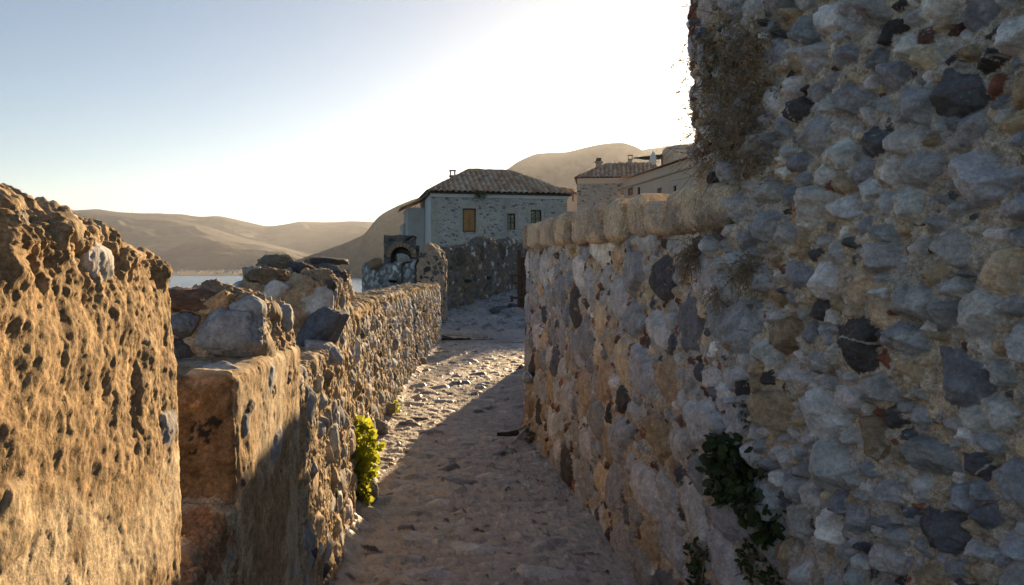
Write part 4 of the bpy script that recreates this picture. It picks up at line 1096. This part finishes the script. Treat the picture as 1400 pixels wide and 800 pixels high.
# plants helpers ---------------------------------------------------------------
def leaf_mesh(name, pts, nrm, size, mat, seed, spread=.9, aspect=.62):
    g = np.random.default_rng(seed); n = len(pts)
    T = np.array([(0, 0, 0), (-.5, .35, .06), (0, .35, -.04), (.5, .35, .06), (-.42, .7, .05), (0, .7, -.05), (.42, .7, .05), (0, 1, .02)], float)
    Q = np.array([(1, 2, 5, 4), (2, 3, 6, 5)]); Tr = np.array([(0, 2, 1), (0, 3, 2), (4, 5, 7), (5, 6, 7)])
    allP, qs, ts = [], [], []
    for i in range(n):
        d = np.array(nrm[i]) + g.normal(0, spread, 3); d /= np.linalg.norm(d)
        s = g.normal(size=3); s -= d * (s @ d); s /= np.linalg.norm(s); u = np.cross(d, s); sz = size * g.uniform(.45, 1.4)
        P = np.array(pts[i]) + sz * (T[:, :1] * aspect * s + T[:, 1:2] * d + T[:, 2:] * u)
        allP.append(P); qs.append(Q + 8 * i); ts.append(Tr + 8 * i)
    return np_mesh(name, np.vstack(allP), np.vstack(qs), tris=np.vstack(ts))
def plant(name, label, cat, anchor, up, clumps, leaf, size, n, mat, seed, stems=10, group=None, aspect=.62, out=None):
    """anchor: root point; clumps: [(centre offset, radius xyz)]"""
    g = np.random.default_rng(seed)
    e = empty(name, anchor, label, cat, group); pts, nr, st = [], [], []
    tot = sum(r[0] * r[2] for _, r in clumps)
    for c, r in clumps:
        k = int(n * r[0] * r[2] / tot)
        for _ in range(k):
            d = g.normal(size=3); d /= np.linalg.norm(d); rad = g.uniform(.25, 1.0) ** .6
            p = np.array(c) + d * rad * np.array(r) * (1 + .25 * math.sin(7 * d[0] + 5 * d[2] + seed))
            pts.append(p); nr.append(d * .8 + np.array(up) * .6)
        for _ in range(max(2, stems // len(clumps))):
            tip = np.array(c) + g.normal(0, .6, 3) * np.array(r); mid = tip * .5 + g.normal(0, .02, 3) + np.array(up) * .02
            st.append((lerp((0, 0, 0), mid, 3)[:-1] + lerp(mid, tip, 3), np.linspace(.005, .0018, 7), 4))
    child('leaves', leaf_mesh('leaves', pts, nr, size, mat, seed + 1, aspect=aspect), mat, e)
    child('stems', tubes_mesh('stems', st), M_TWIG, e)
    return e
# tuft on the eave of the first house
hm = Matrix.Translation(c1) @ Matrix.Rotation(rz1, 4, 'Z')
plant('eave_plant', 'dry green tuft growing from the eave of the grey stone house', 'plant', hm @ Vector((hx(656), -.3, E1 - .05)), (0, -.5, .2), [((0, -.05, -.12), (.36, .15, .22)), ((-.1, 0, .05), (.5, .14, .08))], 0, .12, 160, M_LEAF_G, 5)

# second house -------------------------------------------------------------------
def simple_house(name, label, A2, B2, ztop, zbot, depth, mat, openings, cat='house', group=None):
    """front from A2 to B2 (xy at ground); openings in photo pixels; returns root, width, height, frame functions"""
    A2 = Vector(A2); B2 = Vector(B2); v = B2 - A2; W = v.length; rz = math.atan2(v.y, v.x)
    e = empty(name, (A2.x, A2.y, zbot), label, cat, group, rz=rz); H = ztop - zbot; ux, uy = v.x / W, v.y / W
    lx = lambda px: ((px - 700) / F * A2.y - A2.x) / (ux - (px - 700) / F * uy)
    lz = lambda py, x: EYE + (368 - py) / F * (A2.y + uy * x) - zbot
    op = []
    for (a, b, t, bt) in openings: x0, x1 = lx(a), lx(b); op.append((x0, x1, lz(bt, x0), lz(t, x0)))
    put(child('wall', panel_wall(W, H, .4, op), mat, e))
    put(child('wall', panel_wall(depth - .802, H, .35, []), mat, e), (0, depth - .401, 0), -math.pi / 2)
    put(child('wall', panel_wall(W, H, .4, []), mat, e), (W, depth, 0), math.pi)
    put(child('wall', panel_wall(depth - .802, H, .35, []), mat, e), (W, .401, 0), math.pi / 2)
    return e, W, H, op, lx, lz
def P2(px, d): p = at(px, 0, d); return (p.x, p.y)
zb = 1.5
A2, B2 = P2(789, 62), P2(858, 61.5)
z2 = at(0, 244, 62).z
h2, Wd, Hd, op2, lx2, lz2 = simple_house('tiled_house', 'brown stone house with wide chimney and tiled roof behind the coping', A2, B2, z2, zb, 6.0, M_HOUSE2, [])
e = Hd + .02; o_ = .22
rl = lx2(829); rr_ = lx2(884)
ridge_z = lz2(222.5, 3) + .35
f2 = [((-o_, -o_, e), (Wd + 3.0, -o_, e), (Wd + 2.2, 3, ridge_z), (2.5, 3, ridge_z)), ((-o_, 6 + o_, e), (-o_, -o_, e), (2.5, 3, ridge_z), (2.5, 3, ridge_z)), ((Wd + 3, 6 + o_, e), (-o_, 6 + o_, e), (2.5, 3, ridge_z), (Wd + 2.2, 3, ridge_z))]
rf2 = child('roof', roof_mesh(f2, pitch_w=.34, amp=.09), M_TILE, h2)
boxes('plaster_band', [((Wd / 2, -.02, Hd - .22), (Wd - .02, .09, .44), 0)], M_PLAST_PINK, h2)
chimney(rf2, (lx2(816.5) + .1, 2.2, lz2(229, 2) - .35), .52, 1.05, M_CHIM, False)
ch = boxes('chimney_crown', [((lx2(816.5) + .1, 2.2, lz2(229, 2) + .92), (.46, .46, .28), 0)], M_DARKRUIN, rf2)
chimney(rf2, (lx2(861.5) + .1, 2.9, ridge_z - .25), .34, .5, M_CHIM)
# long plastered house
A3, B3 = P2(852.5, 61.0), P2(958, 47)
z3 = at(0, 247, 61).z
h3, W3, H3, op3, lx3, lz3 = simple_house('plastered_house', 'long pink plastered house with small brown windows beside the tall wall', A3, B3, z3, zb, 5.0, M_PLAST_PINK,
    [(858, 865.5, 258.5, 268), (871.5, 875, 256.5, 267), (898.5, 904.5, 258.5, 267.5), (920.5, 924.5, 255, 262)])
for k, o3 in enumerate(op3): window(h3, o3[0], o3[2], o3[1] - o3[0], o3[3] - o3[2], 'shutter' if k in (0, 2) else 'glass', .1)
for k, o3 in enumerate(op3): boxes('lintel', [(((o3[0] + o3[1]) / 2, -.02, o3[3] + .09), (o3[1] - o3[0] + .2, .06, .14), 0)], M_PLAST_WHITE, h3)
boxes('cornice', [((W3 / 2, -.05, H3 - .62), (W3, .12, .10), 0)], M_CHIM, h3)
e = H3 + .02; yy = 2.6
rf3 = child('roof', roof_mesh([((-.1, -.25, e), (W3 + .3, -.25, e), (W3 + .3, yy, e + .95), (1.2, yy, e + .85)), ((W3 + .3, 5.2, e), (-.1, 5.2, e), (1.2, yy, e + .85), (W3 + .3, yy, e + .95))], pitch_w=.4, amp=.05), M_PLAST_PINK, h3)
# round topped upper building
def turret():
    d = 58; c = at(932, 215, d); r = 27 / F * d; bm = bmesh.new()
    prof = [(r, -5.0), (r, .15), (r * .985, .42), (r * .9, .62), (r * .5, .82), (0.01, .9)]; seg = 48; rings = []
    for rr, zz in prof: rings.append([bm.verts.new((rr * math.cos(2 * math.pi * k / seg), rr * math.sin(2 * math.pi * k / seg), zz)) for k in range(seg)])
    for a, b in zip(rings, rings[1:]):
        for k in range(seg): bm.faces.new((a[k], a[(k + 1) % seg], b[(k + 1) % seg], b[k]))
    bm.faces.new(rings[-1])
    me = bpy.data.meshes.new('domed_turret'); bm.to_mesh(me); bm.free()
    for p in me.polygons: p.use_smooth = True
    o = link('domed_turret', me, M_PLAST_PINK); o.location = c; tag(o, 'plastered round turret with low dome above the pink house', 'turret')
turret()
# shade sail and folded parasol
def sail():
    d = 57; bm = bmesh.new(); P = [at(864, 216.5, d), at(906, 211.5, d - .5), at(907, 217.5, d + 1.5), at(889, 219.5, d + 1.0)]
    a = [bm.verts.new(p) for p in P]; b = [bm.verts.new(p + Vector((0, 0, .04))) for p in P]; bm.faces.new(a); bm.faces.new(b[::-1])
    for i in range(4): bm.faces.new((a[i], b[i], b[(i + 1) % 4], a[(i + 1) % 4]))
    bmesh.ops.recalc_face_normals(bm, faces=bm.faces[:]); me = bpy.data.meshes.new('shade_sail'); bm.to_mesh(me); bm.free()
    e_ = empty('shade_sail', P[1], 'dark pointed shade sail stretched above the pink house roof', 'shade sail')
    link('canopy', me, M_SAIL, e_)
    o = link('pole', tubes_mesh('pole', [([tuple(at(905, 211, d - .4)), tuple(at(905, 240, d - .4))], .05, 8)]), M_WOOD_DARK, e_)
    b_ = at(893, 226, 55.5); um = empty('parasol', b_, 'folded white parasol on the terrace under the shade sail', 'parasol')
    prof = [(.02, .0), (.05, .05), (.22, .25), (.20, .5), (.12, .8), (.03, 1.0)]; bm = bmesh.new(); seg = 14; rings = []
    for k, (r, z_) in enumerate(prof): rings.append([bm.verts.new((r * (1 + .25 * (j % 2)) * math.cos(2 * math.pi * j / seg), r * (1 + .25 * (j % 2)) * math.sin(2 * math.pi * j / seg), z_)) for j in range(seg)])
    for x_, y_ in zip(rings, rings[1:]):
        for j in range(seg): bm.faces.new((x_[j], x_[(j + 1) % seg], y_[(j + 1) % seg], y_[j]))
    bm.faces.new(rings[0][::-1]); bm.faces.new(rings[-1]); me = bpy.data.meshes.new('folded_canopy'); bm.to_mesh(me); bm.free(); child('folded_canopy', me, M_WHITE, um)
    child('pole', tubes_mesh('pole', [([(0, 0, -1.6), (0, 0, .02)], .03, 8)]), M_WOOD_DARK, um)
sail()
# narrow sunlit house between the two
A4, B4 = P2(775.5, 72), P2(789, 78)
z4 = at(0, 259, 72).z
h4, W4, H4, op4, lx4, lz4 = simple_house('narrow_house', 'narrow pale house seen between the grey and the brown stone houses', A4, B4, z4, zb, 4.0, M_PLAST_PINK, [(782.5, 784.5, 262, 275)])
for o4 in op4: window(h4, o4[0], o4[2], o4[1] - o4[0], o4[3] - o4[2], 'glass', .1)
child('roof', roof_mesh([((-.3, -.25, H4), (W4 + .3, -.25, H4), (W4 + .3, 2, H4 + .5), (.5, 2, H4 + .35)), ((W4 + .3, 4.2, H4), (-.3, 4.2, H4), (.5, 2, H4 + .35), (W4 + .3, 2, H4 + .5))], pitch_w=.34), M_TILE, h4)
# terrace wall under the houses
A5, B5 = P2(770, 53), P2(830, 56)
h5, W5, H5, _, _, _ = simple_house('terrace_wall', 'pale grey plastered terrace wall below the brown stone house', A5, B5, at(0, 290, 54).z, zb - 1, 2.5, M_PLAST_GREY, [], 'wall')
boxes('terrace_floor', [((W5 / 2, 1.25, H5 - .06), (W5 - .9, 1.6, .1), 0)], M_PLAST_GREY, h5)

# ------------------------------------------------------------------ things on and by the walls
def hit(PL, px):
    """first point of a wall line seen in photo column px"""
    out = PL[2]; c = 700 + out[:, 0] / np.maximum(out[:, 1], .05) * F; best = None
    for i in range(len(out) - 1):
        if (c[i] - px) * (c[i + 1] - px) <= 0 and out[i, 1] > .3:
            t = (px - c[i]) / (c[i + 1] - c[i] + 1e-9); p = out[i] + t * (out[i + 1] - out[i])
            if best is None or p[1] < best[1]: best = p
    if best is None: best = out[np.argmin(np.abs(c - px) + (out[:, 1] < .3) * 1e5)]
    return best
def on_wall(PL, px, py, off=.0):
    p = hit(PL, px); v = Vector((p[0], p[1], EYE + (368 - py) / F * p[1])); n = Vector((-.95, -.3, 0)); return v + n * off
plant('caper_bush', 'dark green caper bush with round leaves growing from the tall wall, largest there', 'bush', on_wall(TW, 1010, 640, .0), (-.3, -.2, .25),
      [((-.04, .06, .05), (.08, .13, .09)), ((-.03, -.04, .0), (.09, .12, .11)), ((-.01, -.14, -.05), (.07, .08, .08)), ((.05, -.22, -.13), (.06, .07, .08)), ((-.03, .04, -.09), (.06, .09, .06))], 0, .040, 950, M_LEAF_D, 21, 50, aspect=.8)
plant('caper_bush', 'small dark tuft at the wall foot below the large caper bush, on its left', 'bush', on_wall(TW, 966, 758), (-.2, -.1, .1), [((-.02, 0, 0), (.07, .06, .09)), ((-.03, 0, -.1), (.05, .05, .08))], 0, .026, 230, M_LEAF_D, 23, 12, 'small tufts low on the tall wall', .7)
plant('caper_bush', 'narrow dark tuft hanging below the right side of the large caper bush', 'bush', on_wall(TW, 1030, 765), (-.2, -.1, .1), [((-.01, 0, 0), (.045, .05, .09))], 0, .024, 130, M_LEAF_D, 24, 10, 'small tufts low on the tall wall', .7)
plant('caper_bush', 'low dark tuft at the bottom edge of the photo below the tall wall', 'bush', on_wall(TW, 1062, 788), (-.2, -.1, .1), [((-.01, 0, 0), (.05, .05, .05))], 0, .024, 110, M_LEAF_D, 25, 10, 'small tufts low on the tall wall', .7)
plant('caper_bush', 'faint dark tuft in a hollow above the large caper bush', 'bush', on_wall(TW, 1022, 560), (-.2, -.1, .1), [((-.0, 0, 0), (.04, .04, .06))], 0, .022, 80, M_LEAF_D, 26, 8, 'small tufts low on the tall wall', .7)
yb = at(484, 690, 5.5)
plant('yellow_bush', 'bright yellow-green sunlit bush at the foot of the parapet', 'bush', (lwx(5.3) + .03, 5.3, .02), (.3, -.1, .35),
      [((-.02, .03, .54), (.05, .06, .05)), ((.03, -.03, .50), (.06, .06, .05)), ((.04, -.03, .38), (.09, .10, .07)), ((.0, .06, .33), (.07, .07, .08)), ((.03, -.02, .23), (.08, .08, .07)), ((-.01, .03, .12), (.06, .07, .07)), ((.05, -.05, .07), (.04, .05, .04))], 0, .046, 620, M_LEAF_Y, 31, 26, aspect=.8)
plant('foot_weed', 'small green weed at the foot of the lower wall by the sticks', 'weed', (.17, 7.25, .02), (-.3, -.2, .4), [((-.0, -.03, .06), (.04, .05, .06))], 0, .03, 60, M_LEAF_D, 33, 8)
plant('foot_weed', 'small yellow-green weed at the parapet foot in the sun', 'weed', (lwx(8.6) + .12, 8.6, .03), (.3, -.2, .4), [((.0, .0, .07), (.06, .06, .07))], 0, .04, 70, M_LEAF_Y, 34, 8)

# dry creeper at the corner of the tall wall
def dry_creeper():
    g = np.random.default_rng(77); tw = []; lv = []; nr = []; gl = []; gn = []
    def surf(px, py, off): return np.array(on_wall(TW, px, py, off))
    base = on_wall(TW, 1000, 150, 0)
    for k in range(330):                            # trailing dry stems
        px, py = g.uniform(968, 1048), g.uniform(20, 215)
        p = surf(px, py, .015); pts = [p]; d = np.array([-.15, -.12, -.2]) + g.normal(0, .3, 3)
        for _ in range(9):
            d = d + g.normal(0, .32, 3) + np.array([-.015, -.0, -.12]); d /= np.linalg.norm(d); pts.append(pts[-1] + d * .024)
        tw.append((pts, np.linspace(.0017, .0007, 10), 4))
        for q_ in pts[2::2]:
            for _ in range(2): lv.append(q_ + g.normal(0, .006, 3)); nr.append(g.normal(0, 1, 3))
    for k in range(420):                            # small dry leaves down the right edge
        t = g.uniform(); px = 1030 + 18 * math.sin(t * 5) + g.normal(0, 11); py = 40 + t * 195
        lv.append(surf(px, py, g.uniform(.02, .05))); nr.append(g.normal(0, 1, 3))
    for k in range(140): lv.append(surf(g.normal(1042, 9), g.normal(212, 14), g.uniform(.02, .06))); nr.append(g.normal(0, 1, 3))
    for k in range(260): gl.append(surf(g.normal(985, 15), g.normal(78, 22), g.uniform(.0, .05))); gn.append(np.array([-.3, -.3, .3]) + g.normal(0, .6, 3))
    for k in range(46):                             # bare hanging roots
        px, py = g.uniform(952, 995), g.uniform(170, 235); p = surf(px, py, .02); pts = [p]; d = np.array([.0, -.3, -.5]) + g.normal(0, .3, 3)
        curl = g.normal(0, .14, 3)
        for _ in range(16):
            d = d + curl + g.normal(0, .08, 3) + np.array([0, 0, -.05]); d /= np.linalg.norm(d); pts.append(pts[-1] + d * .016)
        tw.append((pts, np.linspace(.0018, .0008, 17), 4))
    e_ = empty('dry_creeper', base, 'dried brown creeper with bare hanging roots at the corner of the tall wall', 'creeper')
    b = np.array(base)
    child('stems', tubes_mesh('stems', [([tuple(q_ - b) for q_ in pts], r, s_) for pts, r, s_ in tw]), M_TWIG, e_)
    child('dry_leaves', leaf_mesh('dry_leaves', [p - b for p in lv], nr, .0135, M_LEAF_DRY, 5), M_LEAF_DRY, e_)
    child('green_leaves', leaf_mesh('green_leaves', [p - b for p in gl], gn, .016, M_LEAF_G, 6), M_LEAF_G, e_)
dry_creeper()
def tuft(px, py, n, label, seed, PL=RW, s=1.0):
    g = np.random.default_rng(seed); b = np.array(on_wall(PL, px, py, .02)); tw = []; lv = []; nr = []
    for k in range(n):
        pts = [g.normal(0, .02, 3) * s]; d = np.array([-.5, -.3, -.1]) + g.normal(0, .6, 3)
        for _ in range(7): d = d + g.normal(0, .2, 3) + np.array([0, 0, -.22]); d /= np.linalg.norm(d); pts.append(pts[-1] + d * .019 * s)
        tw.append((pts, np.linspace(.0016, .0007, 8), 4))
        for q_ in pts[2::2]: lv.append(q_ + g.normal(0, .008, 3)); nr.append(g.normal(0, 1, 3))
    e_ = empty('dry_tuft', b, label, 'dry plant', 'dry tufts hanging on the right walls')
    child('stems', tubes_mesh('stems', tw), M_TWIG, e_)
    child('dry_leaves', leaf_mesh('dry_leaves', lv, nr, .014 * s, M_LEAF_DRY, seed), M_LEAF_DRY, e_)
tuft(953, 348, 90, 'dry brown tuft hanging under the last coping block', 41, RW, 1.0)
tuft(1030, 365, 80, 'dry brown tuft on the tall wall right of the coping end', 42, TW, .9)
tuft(993, 400, 40, 'sparse dry tuft low in the seam of the two walls', 43, TW, .8)
tuft(990, 290, 50, 'dry tuft at the corner just above the coping', 44, TW, .9)

# bulkhead lamp on the lower wall
def lamp():
    c = Vector((.155, 7.42, .60)); e_ = empty('bulkhead_lamp', c, 'small round metal lamp on the far corner of the lower wall', 'lamp'); axis = Vector((-.6, -.8, 0)).normalized()
    M = axis.to_track_quat('Z', 'Y').to_matrix().to_4x4()
    def lathe(name, prof, mat, seg=24):
        bm = bmesh.new(); rings = [[bm.verts.new(M @ Vector((r * math.cos(2 * math.pi * k / seg), r * math.sin(2 * math.pi * k / seg), z_))) for k in range(seg)] for r, z_ in prof]
        for a, b in zip(rings, rings[1:]):
            for k in range(seg): bm.faces.new((a[k], a[(k + 1) % seg], b[(k + 1) % seg], b[k]))
        bm.faces.new(rings[0][::-1]); bm.faces.new(rings[-1]); me = bpy.data.meshes.new(name); bm.to_mesh(me); bm.free()
        for p in me.polygons: p.use_smooth = True
        return child(name, me, mat, e_)
    lathe('housing', [(.045, -.06), (.056, -.03), (.06, .0), (.06, .018), (.052, .024)], M_METAL)
    lathe('lens', [(.051, .022), (.046, .038), (.032, .052), (.012, .059), (.002, .06)], M_LENS)
    g_ = [([tuple(M @ Vector((.054 * math.cos(a) * s_, .054 * math.sin(a) * s_, .026 + .042 * math.sqrt(max(0, 1 - s_ * s_))))) for s_ in np.linspace(-1, 1, 13)], .003, 6) for a in (0, math.pi / 2)]
    child('guard', tubes_mesh('guard', g_), M_METAL, e_)
lamp()
def stick(pts, r, mat, label):
    pts = np.array(pts, float); n = 16; q = np.stack([np.interp(np.linspace(0, 1, n), np.linspace(0, 1, len(pts)), pts[:, k]) for k in range(3)], 1); q[:, :2] += rng.normal(0, .006, (n, 2))
    o = link('stick', tubes_mesh('stick', [([tuple(p - q[0]) for p in q], np.linspace(r, r * .55, n), 8)]), mat); o.location = q[0]; tag(o, label, 'stick')
def gp(px, py): d = EYE * F / (py - 368); p = at(px, py, d); return (p.x, p.y, .085)
stick([gp(722, 590), gp(713, 597), gp(700, 603)], .022, M_STICK, 'bleached forked stick leaning against the foot of the lower wall')
stick([gp(722, 596), gp(712, 606), gp(700, 619)], .018, M_STICK, 'straight pale stick lying on the path, nearest of the sticks')
stick([gp(706, 604), gp(694, 606), gp(680, 606)], .03, M_BARK, 'short dark piece of bark beside the pale sticks')
for k, (px, d, dm, cl, lb) in enumerate([(503, 5.45, (.17, .2, .2), (.24, .235, .24), 'rounded grey boulder against the wall foot below the yellow bush'),
        (524, 8.6, (.26, .3, .2), (.26, .21, .15), 'sunlit brown boulder at the parapet foot beyond the yellow bush'), (513, 7.6, (.2, .25, .2), (.2, .19, .19), 'grey boulder at the parapet foot just past the yellow bush'), (571, 13.0, (.3, .4, .16), (.3, .24, .17), 'flat boulder at the far foot of the parapet')]):
    p = at(px, 400, d); tag(rock('boulder', (p.x, d, dm[2] * .33 + .02), dm, cl, M_ROCK, None, 170 + k, (0, 0, k * .8), 10, .08), lb, 'boulder', 'boulders along the parapet foot')
